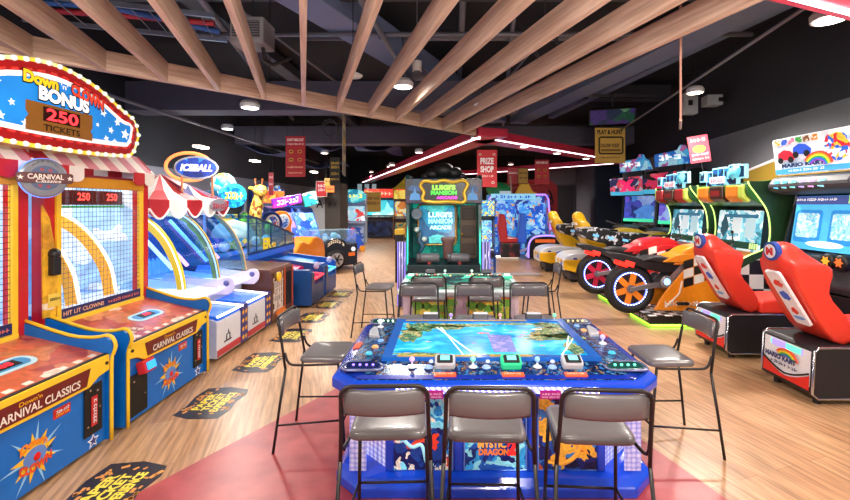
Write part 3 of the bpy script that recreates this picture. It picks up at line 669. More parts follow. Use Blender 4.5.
# ------------------------------------------------------------------ stools (sitter faces local +y)
TUBE = M('#2a2626',.4,.4); VINYL = M('#625d5e',.32,coat=.3,nscale=5,noise=.15)
def make_stool():
    t = thing('bar_stool','', 'stool')
    # seat cushion
    m = MB(); pts = rrect(.37,.33,.05,5,0,.06)
    m.loft([[Vector((x*.96,y*.96+.002,.598)) for x,y in pts],[Vector((x,y,.606)) for x,y in pts],[Vector((x,y,.626)) for x,y in pts],[Vector((x*.95,(y-.06)*.95+.06,.643)) for x,y in pts],[Vector((x*.8,(y-.06)*.8+.06,.650)) for x,y in pts]])
    m.build('seat', VINYL, t, smooth=True, subd=1)
    # back pad, gently curved
    m = MB(); R = []
    for k in range(9):
        x = -.175+.35*k/8; c = -.245+.9*x*x
        R.append([Vector((x,c+a,z)) for a,z in ((-.012,.79),(-.018,.803),(-.028,.893),(-.02,.902),(.0,.90),(.006,.888),(.014,.805),(.006,.79))])
    m.loft(R).build('backrest', VINYL, t, smooth=True)
    hoop = [(-.2,-.185,.56),(-.192,-.21,.72),(-.188,-.235,.86)]
    arc = [(-.188+.05*(1-math.cos(a)), -.24-.01*math.sin(a), .87+.05*math.sin(a)) for a in [PI/2*k/5 for k in range(6)]]
    left = hoop+arc; right = [(-x,y,z) for x,y,z in left[::-1]]
    MB().tube(left+right,.0095,8).build('back_frame', TUBE, t, smooth=True)
    for s in (-1,1):
        MB().tube([(s*.2,-.185,.57),(s*.215,-.225,.28),(s*.228,-.26,.0)],.0095,8).build('leg', TUBE, t, smooth=True)
        MB().tube([(s*.17,.17,.60),(s*.18,.2,.3),(s*.187,.22,0)],.0095,8).build('leg', TUBE, t, smooth=True)
        MB().tube(curve([(s*.198,-.19,.68),(s*.2,-.16,.61),(s*.19,-.09,.592),(s*.17,.17,.592)],4),.0085,8).build('seat_rail', TUBE, t, smooth=True)
        MB().tube([(s*.222,-.243,.19),(s*.185,.21,.21)],.007,8).build('footrest', TUBE, t, smooth=True)
    MB().tube([(-.184,.212,.21),(.184,.212,.21)],.007,8).build('footrest', TUBE, t, smooth=True)
    return t
ST = make_stool(); used = False
def stool(x, y, rz, label):
    global used
    o = ST if not used else copy_tree(ST); used = True
    o.location = (x,y,0); o.rotation_euler = (0,0,rz); tag(o, label, 'stool', 'grey stools around the game tables')
stool(-.27,2.10,.03,'left of the three near grey stools, its back to the camera before the fish table')
stool(.20,2.08,-.03,'middle of the three near grey stools, its back to the camera')
stool(.70,2.06,-.06,'right of the three near grey stools, its back to the camera')
stool(-.915,3.165,-PI/2,'grey stool at the left end of the blue fish table')
stool(1.60,3.09,PI/2+.03,'grey stool at the right end of the blue fish table, on bare wood')
for x,l in ((-.26,'left of the three grey stools on the far side of the blue fish table'),(.29,'middle of the three grey stools on the far side of the blue fish table'),(.84,'right of the three grey stools on the far side of the blue fish table')):
    stool(x,4.06,PI,l)
stool(-.18,4.98,0,'left of the two stools facing the ghost game table')
stool(.46,4.98,0,'right of the two stools facing the ghost game table')
stool(-.92,5.7,-PI/2-.1,'grey stool standing at the left end of the pale ghost game table')
stool(1.26,5.7,PI/2-.05,'grey stool standing at the right end of the pale ghost game table')

# ------------------------------------------------------------------ fish hunting table
FB = M('#0c46cc',.25,coat=.35,noise=.08); FD = M('#0b2d78',.22,coat=.5)
def octa(a, b, c): return [(-a+c,-b),(a-c,-b),(a,-b+c),(a,b-c),(a-c,b),(-a+c,b),(-a,b-c),(-a,-b+c)]
def diamond_mat():
    m, nt, b = newmat('diamond_plate'); N = nt.nodes.new; L = nt.links.new
    tc = N('ShaderNodeTexCoord'); v = N('ShaderNodeTexVoronoi'); v.inputs['Scale'].default_value = 34; v.inputs['Randomness'].default_value = .15; v.feature = 'F1'
    L(tc.outputs['Object'], v.inputs['Vector'])
    r = N('ShaderNodeValToRGB'); r.color_ramp.elements[0].color = lin('#f4f4ff'); r.color_ramp.elements[1].color = lin('#7f86d8'); r.color_ramp.elements[0].position=.2; r.color_ramp.elements[1].position=.75
    L(v.outputs['Distance'], r.inputs['Fac'])
    L(r.outputs['Color'], b.inputs['Base Color']); b.inputs['Roughness'].default_value = .2; b.inputs['Metallic'].default_value = .3
    L(r.outputs['Color'], b.inputs['Emission Color']); b.inputs['Emission Strength'].default_value = .35
    bp = N('ShaderNodeBump'); bp.inputs['Strength'].default_value = .5; L(v.outputs['Distance'], bp.inputs['Height']); L(bp.outputs['Normal'], b.inputs['Normal'])
    return m
DIA = diamond_mat()
def sea_mat():
    m, nt, b = newmat('sea_picture'); N = nt.nodes.new; L = nt.links.new
    tc = N('ShaderNodeTexCoord'); mp = N('ShaderNodeMapping'); mp.inputs['Scale'].default_value = (2.4,5,1); L(tc.outputs['Object'], mp.inputs['Vector'])
    n = N('ShaderNodeTexNoise'); n.inputs['Scale'].default_value = 1.5; n.inputs['Detail'].default_value = 5; n.inputs['Distortion'].default_value = 1.2; L(mp.outputs['Vector'], n.inputs['Vector'])
    r = N('ShaderNodeValToRGB'); e = r.color_ramp.elements
    e[0].position = .3; e[0].color = lin('#0a72c8'); e[1].position = .75; e[1].color = lin('#a5ecf5'); x = e.new(.5); x.color = lin('#16a4e4'); x = e.new(.62); x.color = lin('#48c6ee')
    L(n.outputs['Fac'], r.inputs['Fac']); L(r.outputs['Color'], b.inputs['Base Color']); L(r.outputs['Color'], b.inputs['Emission Color'])
    b.inputs['Emission Strength'].default_value = .5; b.inputs['Roughness'].default_value = .15
    return m
DECKART = ART(['#0d2a66','#123f8a','#0a1c46','#2f74b8','#0c2350','#4a86b0','#173a70','#8a6a4a','#08152f'],26,0,.2,.4)
def joystick(p, col, parent, r=.017):
    j = MB().lathe([(.028,0),(.028,.004),(.016,.012),(.006,.014),(.006,.04)],p,(0,0,1),14).build('joystick', M('#d7dbe6',.25), parent, smooth=True)
    MB().ball(Vector(p)+Vector((0,0,.048)),r,12).build('ball_top', M(col,.15,emit=.6), j, smooth=True)
def button(p, col, parent, r=.02, e=.35):
    MB().lathe([(r*1.25,0),(r*1.2,.006),(r,.007),(r*.95,.013),(r*.6,.015)],p,(0,0,1),14).build('button', M(col,.2,emit=e), parent, smooth=True)
def blob(cx, cy, rx, ry, r, n=22, j=.3): return [(cx+rx*(1+r.uniform(-j,j))*math.cos(2*PI*k/n), cy+ry*(1+r.uniform(-j,j))*math.sin(2*PI*k/n)) for k in range(n)]
def fish_table():
    t = thing('fish_game_table','big blue fish hunting table with glowing sea screen, ringed by joysticks and stools','arcade machine',(.30,3.135,0))
    # plinth and body
    m = MB(); P = octa(.97,.655,.16); Q = octa(.93,.615,.16); Q2 = octa(.90,.57,.25)
    m.loft([[Vector((x,y,0.0)) for x,y in P],[Vector((x,y,.06)) for x,y in P],[Vector((x,y,.10)) for x,y in Q],[Vector((x,y,.115)) for x,y in Q2]]); m.build('plinth', FB, t, .012)
    a,b,c = .89,.56,.27
    m = MB(); Q = octa(a,b,c); m.loft([[Vector((x,y,.09)) for x,y in Q],[Vector((x,y,.60)) for x,y in Q]]); m.build('body', FB, t, .006)
    for sx in (-1,1):
        for sy in (-1,1):
            p = Vector((sx*(a-c/2),sy*(b-c/2),.345)); nn = Vector((sx,sy,0)).normalized(); u = Vector((-nn.y,nn.x,0))
            MB().plate(rect(.35,.46),p,u,(0,0,1),.012).build('corner_panel', DIA, t, .004)
        MB().plate(rect(.5,.36),(sx*a,0,.37),(0,sx,0),(0,0,1),.012).build('side_art', ART(['#0d2f7a','#1c63c0','#56b8e8','#e0a03a','#0a1c50'],9,.15,.3,.5,seed=4), t)
        MB().plate(rect(.1,.46,0,0),(sx*(a-.07),-b-.001,.345),(1,0,0),(0,0,1),.012).build('edge_panel', DIA, t, .003)
    arts = [(-.44,['#0c3c8c','#1f8ad0','#7fd6ee','#d8452c','#0a1f5c','#e8e0d0','#123f90'],1),(.0,['#0a2c78','#1258b8','#2f9fe0','#8fe0f0','#0b1f60'],2),(.44,['#101f5c','#123f8a','#e8a83a','#b8502a','#0a1638','#2f74b8'],3)]
    for x,cols,sd in arts:
        f = MB().plate(rect(.36,.43),(x,-b,.335),t=.012).build('art_panel', ART(cols,11,.3,.25,.6,seed=sd), t, .003)
        MB().tube([(x-.185,-b-.008,.12),(x+.185,-b-.008,.12),(x+.185,-b-.008,.55),(x-.185,-b-.008,.55)],.007,6,closed=True).build('panel_trim', M('#7fa8ee',.25,.3), f)
    text('MYSTIC',(-.02,-b-.013,.275),.17,.04,M('#f0a83a',.3,emit=.5),t,bold=.05); text('DRAGON',(-.01,-b-.013,.23),.18,.04,M('#e8782a',.3,emit=.5),t,bold=.05); text('2',(.10,-b-.016,.26),.06,.1,M('#e02a2a',.3,emit=.5),t,bold=.08,name='numeral')
    # dragon tail and swimmer shapes inside the pictures
    MB().tube(curve([(.30,-b-.014,.17),(.39,-b-.014,.16),(.47,-b-.014,.20),(.50,-b-.014,.27),(.46,-b-.014,.33)],5),[.006]*5+[.013]*10+[.018]*6,6).build('dragon_tail', M('#f0a838',.3,emit=.35), t, smooth=True)
    MB().plate([(.46,.29),(.5,.33),(.58,.29),(.53,.27),(.56,.21),(.50,.25)],(0,-b-.013,0),t=.003).build('tail_fin', M('#e8902a',.3,emit=.35), t)
    MB().tube(curve([(-.57,-b-.014,.33),(-.5,-b-.014,.26),(-.44,-b-.014,.27),(-.41,-b-.014,.17),(-.37,-b-.014,.15)],5),.011,6).build('water_swirl', M('#9fe4f4',.3,emit=.4), t, smooth=True)
    MB().plate(blob(-.38,.29,.035,.05,random.Random(2)),(0,-b-.013,0),t=.002).build('red_coral', M('#d83a28',.3,emit=.3), t)
    for x in (-.63,-.22,.22,.63): MB().plate(rect(.05,.46),(x,-b,.345),t=.022).build('pilaster', FB, t, .008)
    for x in (-.22,.22): MB().lathe([(.012,0),(.012,.008)],(x,-b-.022,.36),(0,-1,0),12).build('lock', CHROME, t)
    # skirt light strip and stickers
    for sy in (-1,1):
        m = MB(); m.plate(rect(1.16,.032),(0,sy*.676,.642),(1 if sy<0 else -1,0,0),(0,0,1),.012); m.build('light_strip', STRIPE('#f2f4ff','#7a7af0',38,'X',2.0,.3,.7), t)
    for x in (-.37,.3):
        MB().plate(rect(.12,.05,x,.622),(0,-.689,0),t=.003).build('magenta_sticker', M('#a8197e',.35,emit=.1), t); text('~12',(x,-.693,.628),.1,.014,M('#f0c8e8',.4),t); text('~16',(x,-.693,.61),.1,.01,M('#f0c8e8',.4),t)
    # bumper rim and deck
    m = MB(); O = [(.93,.62,.13,.57),(.985,.675,.14,.60),(.985,.675,.14,.66),(.955,.645,.14,.685)]
    m.loft([[Vector((x,y,z)) for x,y in octa(a_,b_,c_)] for a_,b_,c_,z in O]); m.build('bumper_rim', FB, t, .012)
    m = MB(); O = [(.95,.64,.15,.68),(.95,.64,.15,.69),(.70,.43,.03,.735),(.70,.43,.03,.70)]
    m.loft([[Vector((x,y,z)) for x,y in octa(a_,b_,c_)] for a_,b_,c_,z in O[:3]]); m.build('control_deck', DECKART, t)
    # dark blue glossy edging on deck border
    m = MB(); P = octa(.952,.642,.15); Q = octa(.90,.605,.14)
    m.loft([[Vector((x,y,.691)) for x,y in P],[Vector((x,y,.7)) for x,y in Q]],cap=False); m.build('deck_edge', M('#0f2fa0',.18,coat=.7), t)
    # screen with blue frame and gold slips
    m = MB(); P = rect(1.37,.90,-.01,-.01); Q = rect(1.25,.79,-.01,-.02)
    vo = [[Vector((x,y,z)) for x,y in P_] for P_,z in ((P,.728),(P,.752),(Q,.752),(Q,.740))]
    m.loft(vo,cap=False); m.build('screen_frame', M('#1a63c4',.2,coat=.5), t)
    MB().plate(rect(1.25,.79,-.01,-.02),(0,0,.739),(1,0,0),(0,1,0),.002).build('screen', sea_mat(), t)
    r = random.Random(11); z0 = .7411
    for (cx,cy,rx,ry,col) in [(-.50,.25,.13,.12,'#2f7a4a'),(-.56,.05,.08,.18,'#3c8f52'),(-.27,.24,.16,.06,'#7a9a5a'),(-.2,.30,.25,.05,'#4f8a6a'),(.5,.10,.16,.14,'#7c7a52'),(.48,-.02,.2,.09,'#5f7a52'),(.52,.3,.12,.07,'#8a8a68'),(-.46,-.37,.15,.035,'#4f8a5a'),(.3,.33,.2,.035,'#5a8a72'),(.1,-.39,.3,.02,'#6a9a6a'),(.56,-.25,.06,.12,'#3f6a5a')]:
        MB().plate(blob(cx,cy,rx,ry,r),(0,0,z0),(1,0,0),(0,1,0),.0006).build('reef', ART([col,'#c8b878','#5a8f62','#88a870','#3f6f58'],24,.15,.2,.4,seed=int(cx*9)), t)
    for (cx,cy,s,col) in [(-.02,.08,.03,'#e8602a'),(.2,.12,.012,'#b0405a'),(.27,.05,.012,'#b0405a'),(.3,.1,.012,'#c04a4a'),(.24,-.02,.012,'#b0405a'),(.17,.04,.01,'#2a5a8a'),(.4,.18,.03,'#e6eef4'),(-.36,-.02,.014,'#2a6ab0'),(-.42,-.12,.014,'#d88a3a'),(-.1,-.15,.012,'#9a4060'),(.36,-.2,.014,'#d86a3a')]:
        MB().plate([(cx-s*1.4,cy),(cx-s*.3,cy+s*.55),(cx+s,cy+.1*s),(cx+s*1.6,cy+s*.6),(cx+s*1.5,cy-s*.5),(cx+s*.9,cy-.1*s),(cx-s*.3,cy-s*.55)],(0,0,z0+.0007),(1,0,0),(0,1,0),.0005).build('screen_fish', M(col,.3,emit=.6), t)
    MB().plate([(.02,-.33),(.17,-.33),(.18,.02),(.01,.05)],(0,0,z0+.0007),(1,0,0),(0,1,0),.0004).build('screen_net', ART(['#7f8ad8','#6f80d0','#a8a4e8'],30,.25,.2,.2), t)
    for (p,q) in [((-.33,.22),(-.18,-.4)),((-.36,.22),(-.10,-.4)),((-.33,.22),(-.30,.12)),((.62,-.05),(.44,-.4)),((.6,0),(.5,-.3))]:
        MB().tube([(p[0],p[1],z0+.002),((p[0]+q[0])/2,(p[1]+q[1])/2,z0+.002),(q[0],q[1],z0+.002)],.0045,5).build('light_beam', GLOW('#dff6f4',.8), t)
    for x0,x1,y in ((-.62,.36,.395),(-.6,-.1,-.435),(-.02,.25,-.435)):
        MB().box(x0,x1,y-.012,y+.012,.75,.756).build('gold_slip', M('#d8b85a',.25,.5), t)
    # corner clusters
    for sx,sy,cols in ((-1,-1,'#8a6af0'),(1,-1,'#5fe8a8'),(-1,1,'#c8f0d8'),(1,1,'#e8b070')):
        c0 = Vector((sx*.80,sy*.50,.712)); 
        MB().prism([(c0.x+x,c0.y+y) for x,y in rrect(.22,.12,.04)],'z',.695,.722).build('corner_pod', M('#0d1f5a' if sy<0 and sx<0 else '#0f4a48',.15,coat=.6), t, .006)
        for k in range(4): MB().ball((c0.x-.06+.04*k,c0.y-.005,.722),.009,8).build('led_dot', GLOW(cols,3), t, smooth=True)
        MB().tube([(c0.x+x,c0.y+y,.716) for x,y in rrect(.25,.15,.05)],.008,6,closed=True).build('pod_trim', M('#8a90b8',.2,.6), t, smooth=True)
    # front stations
    yf = -.525; zf = .712
    for i,(jx,lx,bx,jc,lc) in enumerate([(-.50,-.30,-.40,'#e8a8e8','#c8ccd4'),(-.13,.10,-.05,'#7fe8c8','#2fd898'),(.26,.47,.35,'#88b8f0','#c8ccd4')]):
        joystick((jx,yf,zf+.004),jc,t); button((bx,yf-.01,zf+.004),'#88a8e8',t,.022); button((bx+.015,yf+.05,zf+.015),'#c8d8f8',t,.012)
        b = MB().cbox((lx,yf+.0,zf+.035),(.125,.085,.06),(.42,0,0)).build('ticket_reader', M(lc,.25,emit=.25 if i==1 else 0), t, .016)
        MB().cbox((lx,yf-.022,zf+.063),(.095,.06,.012),(.42,0,0)).build('reader_bezel', BLACK, b, .006)
        MB().cbox((lx,yf-.024,zf+.069),(.055,.035,.004),(.42,0,0)).build('reader_screen', GLOW('#6fd0e0',1.1), b)
        s = MB().cbox((lx,-.607,.703),(.13,.04,.006),(.2,0,0)).build('flame_sticker', M('#f0603a',.35), t); text('~9',(lx,-.607,.7075),.1,.018,M('#f8d8b8',.4),t,(1,0,0),(0,.98,.2))
    for i,(cx,jx,jc) in enumerate([(-.42,-.25,'#a88af0'),(.0,.17,'#f09a98'),(.45,.63,'#7fe8c0')]):
        b = MB().cbox((cx,.52,.745),(.13,.09,.07),(-.3,0,0)).build('ticket_reader', M('#3a3a44',.35), t, .012); MB().cbox((cx,.50,.785),(.12,.05,.012)).build('reader_top', M('#c8ccd4',.25), b, .005)
        joystick((jx,.52,.716),jc,t); button((jx-.09,.52,.716),'#7fa0e0',t,.02)
    for sx,jc,jy,ry in ((-1,'#d8f4e0',.33,.17),(1,'#b8b0f8',-.08,.2)):
        joystick((sx*.82,jy,.715),jc,t,.019)
        MB().prism([(sx*.78,ry-.13),(sx*.87,ry-.08),(sx*.885,ry+.02),(sx*.87,ry+.12),(sx*.84,ry+.13)],'z',.70,.735).build('ticket_slot', M('#c4c8d2',.25,.3), t, .01)
        MB().cbox((sx*.92,ry+.0 if sx>0 else -.08,.702),(.05,.12,.006),(0,sx*.15,0)).build('flame_sticker', M('#f0603a',.35), t)
        for k in range(3): button((sx*(.76+.02*k),-.05-.13*k if sx<0 else .33-.12*k if k<2 else -.3,.722),['#6f9fe8','#e8a060','#3fb0d8'][k],t,.02)
    for x in (-.55,-.35,.3,.5):
        m = MB().plate(blob(x,-.47,.035,.025,r,10),(0,0,.7265),(1,0,0),(0,1,0),.002).build('deck_picture', M(r.choice(['#6a5a38','#3f6a68','#3a5a80']),.3), t)
    for sx in (-1,1):
        for sy in (-1,1): MB().tube([(sx*.55,sy*.60,.565),(sx*.78,sy*.60,.565),(sx*.92,sy*.44,.565),(sx*.92,sy*.2,.565)],.01,6).build('under_light', GLOW('#7a5cff',7), t)
    return t
fish_table()

# ------------------------------------------------------------------ second table before the ghost game
def ghost_table():
    t = thing('ghost_game_table','pale table with green lit controls and garden art, before the ghost game','arcade machine',(.2,5.9,0))
    W = M('#cdb9c8',.3); G = M('#7fe0b0',.25,emit=.25)
    m = MB(); P = octa(.72,.62,.06); m.loft([[Vector((x,y,0)) for x,y in P],[Vector((x,y,.58)) for x,y in P]]); m.build('body', W, t, .01)
    m = MB(); O = [(.76,.66,.1,.57),(.79,.69,.1,.6),(.79,.69,.1,.645),(.76,.66,.1,.66)]
    m.loft([[Vector((x,y,z)) for x,y in octa(*q[:3])] for q in O for z in [q[3]]]); m.build('rim', M('#c9d6d8',.25), t, .01)
    MB().plate(rect(1.4,1.2),(0,0,.66),(1,0,0),(0,1,0),.006).build('control_deck', ART(['#6f9a88','#4f8a70','#9ab0a4','#2f6a54','#86988e'],14,.05,.2,.4), t)
    MB().plate(rect(1.1,.75,0,.05),(0,0,.666),(1,0,0),(0,1,0),.008).build('screen', ART(['#0d3a3a','#1f7a6a','#4fd0a8','#123048','#0a2230'],6,.7,.2,.7), t)
    for x,w in ((-.33,.52),(.33,.52)):
        f = MB().plate(rect(w,.48,x,.29),(0,-.62,0),t=.01).build('art_panel', ART(['#e8c83a','#b8c840','#8ab83a','#f0d860','#d86a3a','#e8c050'],8,.12,.3,.6,seed=int(x*10)), t)
        MB().plate(rect(w,.04,x,.555),(0,-.62,0),t=.012).build('orange_band', ART(['#e87a4a','#f09a5a','#d85a3a'],9,.12,.3,.5), f)
        m = MB(); r = random.Random(int(x*100))
        for k in range(5): m.plate(blob(x-.2+.1*k,.42+r.uniform(0,.08),.07,.05,r,12),(0,-.63,0),t=.003)
        m.build('leaf_art', M('#6fae3a',.4), f)
    r = random.Random(5)
    for sx in (-1,1):
        for k in range(12):
            p = (sx*(.12+.045*k), (.34+.05*(k%3)), .674); b = MB().ball(p,.016,8,(1,1,.8)).build('lit_button', M(r.choice(['#8ff0c0','#e8f8e8','#6fd8a0','#e86a4a','#f0e080']),.2,emit=.7), t, smooth=True)
        pd = MB().prism([(sx*.68+x,.2+y) for x,y in rrect(.15,.13,.05)],'z',.66,.70).build('green_pod', M('#3fc8a0',.2,emit=.35,coat=.5), t, .01)
        MB().cbox((sx*.68,.19,.705),(.08,.06,.02),(.3,0,0)).build('pod_screen', GLOW('#b8f0e0',1.0), pd)
        b = MB().cbox((sx*.42,.55,.70),(.14,.1,.06),(-.3,0,0)).build('ticket_reader', M('#4a4a52',.35), t, .01)
        joystick((sx*.2,.5,.672),'#c8f8e0',t,.02)
    MB().cbox((.05,-.58,.69),(.1,.07,.04),(.4,0,0)).build('ticket_reader', M('#c8d0d8',.3), t, .01)
    return t
ghost_table()
def ghost_game():
    t = thing('ghost_game_cabinet','tall teal-lit ghost shooting cabinet with gold framed title, black blower on top','arcade machine',(-.02,7.05,0))
    D0 = M('#101a20',.35); TEAL = M('#1fae94',.3,emit=.5)
    hw = .6
    for s in (-1,1):
        sp = MB().prism([(0,0),(0,.5),(.05,.75),(.12,1.9),(0,2.1),(.1,2.2),(1.4,2.2),(1.4,0)],'x',s*hw-.03,s*hw+.03).build('side_panel', M('#143a3c',.3), t, .006)
        MB().tube([(s*hw,-.004,.3),(s*hw,.046,.75),(s*hw,.115,1.55)],.012,6).build('edge_light', GLOW('#2fe0b8',1.6), sp)
        MB().lathe([(.07,0),(.07,1.05)],(s*(hw+.09),-.02,.05),n=16).build('striped_pillar', STRIPE('#a8a4d8','#3a3470',22,'X',.08,.2), t, smooth=True)
        for k in range(2): MB().tube([(s*(hw+.09)+.07*(k-.5)*1.6,-.06,.06),(s*(hw+.09)+.07*(k-.5)*1.6,-.06,1.1)],.01,6).build('pillar_light', GLOW('#8a7cf8',.7), t)
    MB().box(-hw,hw,.3,1.4,0,.7).build('lower_body', D0, t); MB().box(-hw,hw,.9,1.38,.7,2.15).build('back_body', ART(['#0c4c48','#0f7a6c','#083430','#1fb098'],4,.55,.3,.8), t)  # emission on the back stands in for the teal light inside
    MB().plate(rect(.62,.62,-.06,1.38),(0,.55,0),(1,0,0),(0,1,0) if False else (0,.12,1),.02).build('screen_backing', D0, t)  # plain dark plate behind the screen
    s = MB().plate(rrect(.62,.66,.05,4),(-.12,.5,1.36),(1,0,0),(0,.12,1),.02).build('screen', ART(['#1a8fb8','#2fb8c8','#0f5a8a','#4fc8c8','#0d3f6a'],4,.7,.2,.8), t)
    MB().tube([Vector((-.12+x,.48+y*.12,1.36+y)) for x,y in rrect(.66,.7,.06,4)],.018,6,closed=True).build('screen_frame', M('#b88a3a',.3,.4), s, smooth=True)
    text("LUIGI'S",(-.06,.47,1.53),.42,.1,M('#c8f8e8',.3,emit=1.2),t,bold=.06); text('MANSION',(-.06,.455,1.42),.42,.09,M('#9fe8f8',.3,emit=1.2),t,bold=.06); text('ARCADE',(-.06,.445,1.31),.38,.07,M('#b8f0f8',.3,emit=1.2),t,bold=.06)
    # title marquee with ornate gold frame
    mq = MB().box(-hw-.03,hw+.03,-.04,.3,1.72,2.13).build('marquee', ART(['#1a1424','#2a1a34','#123048','#0f1a2c','#3a2440'],7,.15,.3,.5), t, .01)
    MB().plate([(-.28,1.77),(-.33,2.0),(-.27,2.06),(.27,2.08),(.34,2.0),(.29,1.76),(0,1.74)],(0,-.04,0),t=.02).build('title_board', M('#10141a',.3), mq)
    fr = curve([(-.30,1.76),(-.35,1.80),(-.32,1.9),(-.38,2.02),(-.30,2.09),(-.15,2.07),(0,2.1),(.15,2.07),(.31,2.1),(.39,2.03),(.33,1.9),(.35,1.79),(.30,1.74),(.1,1.755),(-.1,1.745),(-.28,1.755)],3)
    MB().tube([(p.x,-.07,p.y) for p in fr],.03,8,closed=True).build('gold_frame', M('#c9a032',.3,.5,emit=.12), mq, smooth=True)
    text("LUIGI'S",(0,-.062,1.985),.38,.085,M('#8af03a',.3,emit=1),t,bold=.06); text('MANSION',(0,-.062,1.9),.42,.07,M('#3fd83a',.3,emit=.9),t,bold=.05); text('ARCADE',(.05,-.062,1.82),.34,.05,M('#f02ac8',.3,emit=.9),t,bold=.05)
    for s in (-1,1):
        MB().plate([(s*.47-.09,1.78),(s*.47+.09,1.78),(s*.47+.07,1.88),(s*.47+.02,1.9),(s*.47,2.0),(s*.47-.02,1.9),(s*.47-.07,1.88)],(0,-.04,0),t=.004).build('house_art', M('#3f7ab0',.4,emit=.3), mq)
        MB().plate(blob(s*.47,1.97,.1,.05,random.Random(4)),(0,-.039,0),t=.002).build('moon_cloud', M('#2a4a78',.4,emit=.2), mq)
    # hinged door panel and gear art at the sides
    dr = MB().box(.28,.56,.30,.36,.78,1.70).build('door_panel', M('#4a3626',.45,noise=.3), t, .01)
    for z in (.95,1.25,1.55): MB().box(.31,.53,.285,.30,z-.1,z+.1).build('door_inset', M('#33241a',.5), dr, .008)
    MB().ball((.31,.27,1.2),.025,10).build('door_knob', M('#c89a3a',.25,.7), dr, smooth=True)
    gt = MB().lathe([(.09,0),(.1,.02),(.07,.05),(.09,.06)],(-.46,.32,1.55),(0,-1,0),18).build('gauge', M('#6a7a88',.3,.4), t)
    MB().tube(curve([(-.5,.3,1.3),(-.4,.28,1.22),(-.42,.26,1.1),(-.36,.24,1.0),(-.4,.24,.9)],5),.035,8).build('hose_art', M('#27506a',.3,coat=.4), t, smooth=True)
    for x in (-.46,-.33): MB().ball((x,.26,1.28 if x<-.4 else 1.12),.05,10).build('brass_cap', M('#c8d8d0',.25,.3), t, smooth=True)
    # two blaster guns on the shelf
    MB().prism([(-.05,.55),(-.05,.72),(.3,.80),(.3,.55)],'x',-hw,hw).build('gun_shelf', M('#17282c',.35), t, .01)
    for x in (-.24,.26):
        g = MB().lathe([(.06,0),(.075,.04),(.075,.3),(.06,.34)],(x-.17,.02,.83),(1,0,0),16).build('blaster', M('#5a5a60',.35,coat=.2), t, smooth=True)
        MB().lathe([(.05,-.04),(.09,-.02),(.085,.03)],(x-.17,.02,.83),(-1,0,0),16).build('nozzle', M('#3a3a42',.35), g)
        MB().cbox((x,.0,.77),(.05,.06,.1)).build('grip', M('#8a2a2a',.4), g, .01)
    v = MB().lathe([(.065,.8),(.085,.83),(.085,1.05),(.12,1.12),(.12,1.16),(.1,1.17)],(.07,.1,0),n=16).build('blower_tube', M('#6a4a4a',.35,coat=.3), t, smooth=True)
    MB().lathe([(.1,1.168),(.09,1.13)],(.07,.1,0),n=16).build('tube_mouth', BLACK, v)
    hp = MB()
    for (x,z,r) in [(-.2,2.24,.12),(0,2.3,.17),(.18,2.26,.13),(.32,2.2,.07),(-.33,2.2,.07)]: hp.ball((x,.5,z),r,14,(1.1,.9,.85))
    hp.build('blower_top', M('#101014',.5), t, smooth=True)
    return t
ghost_game()
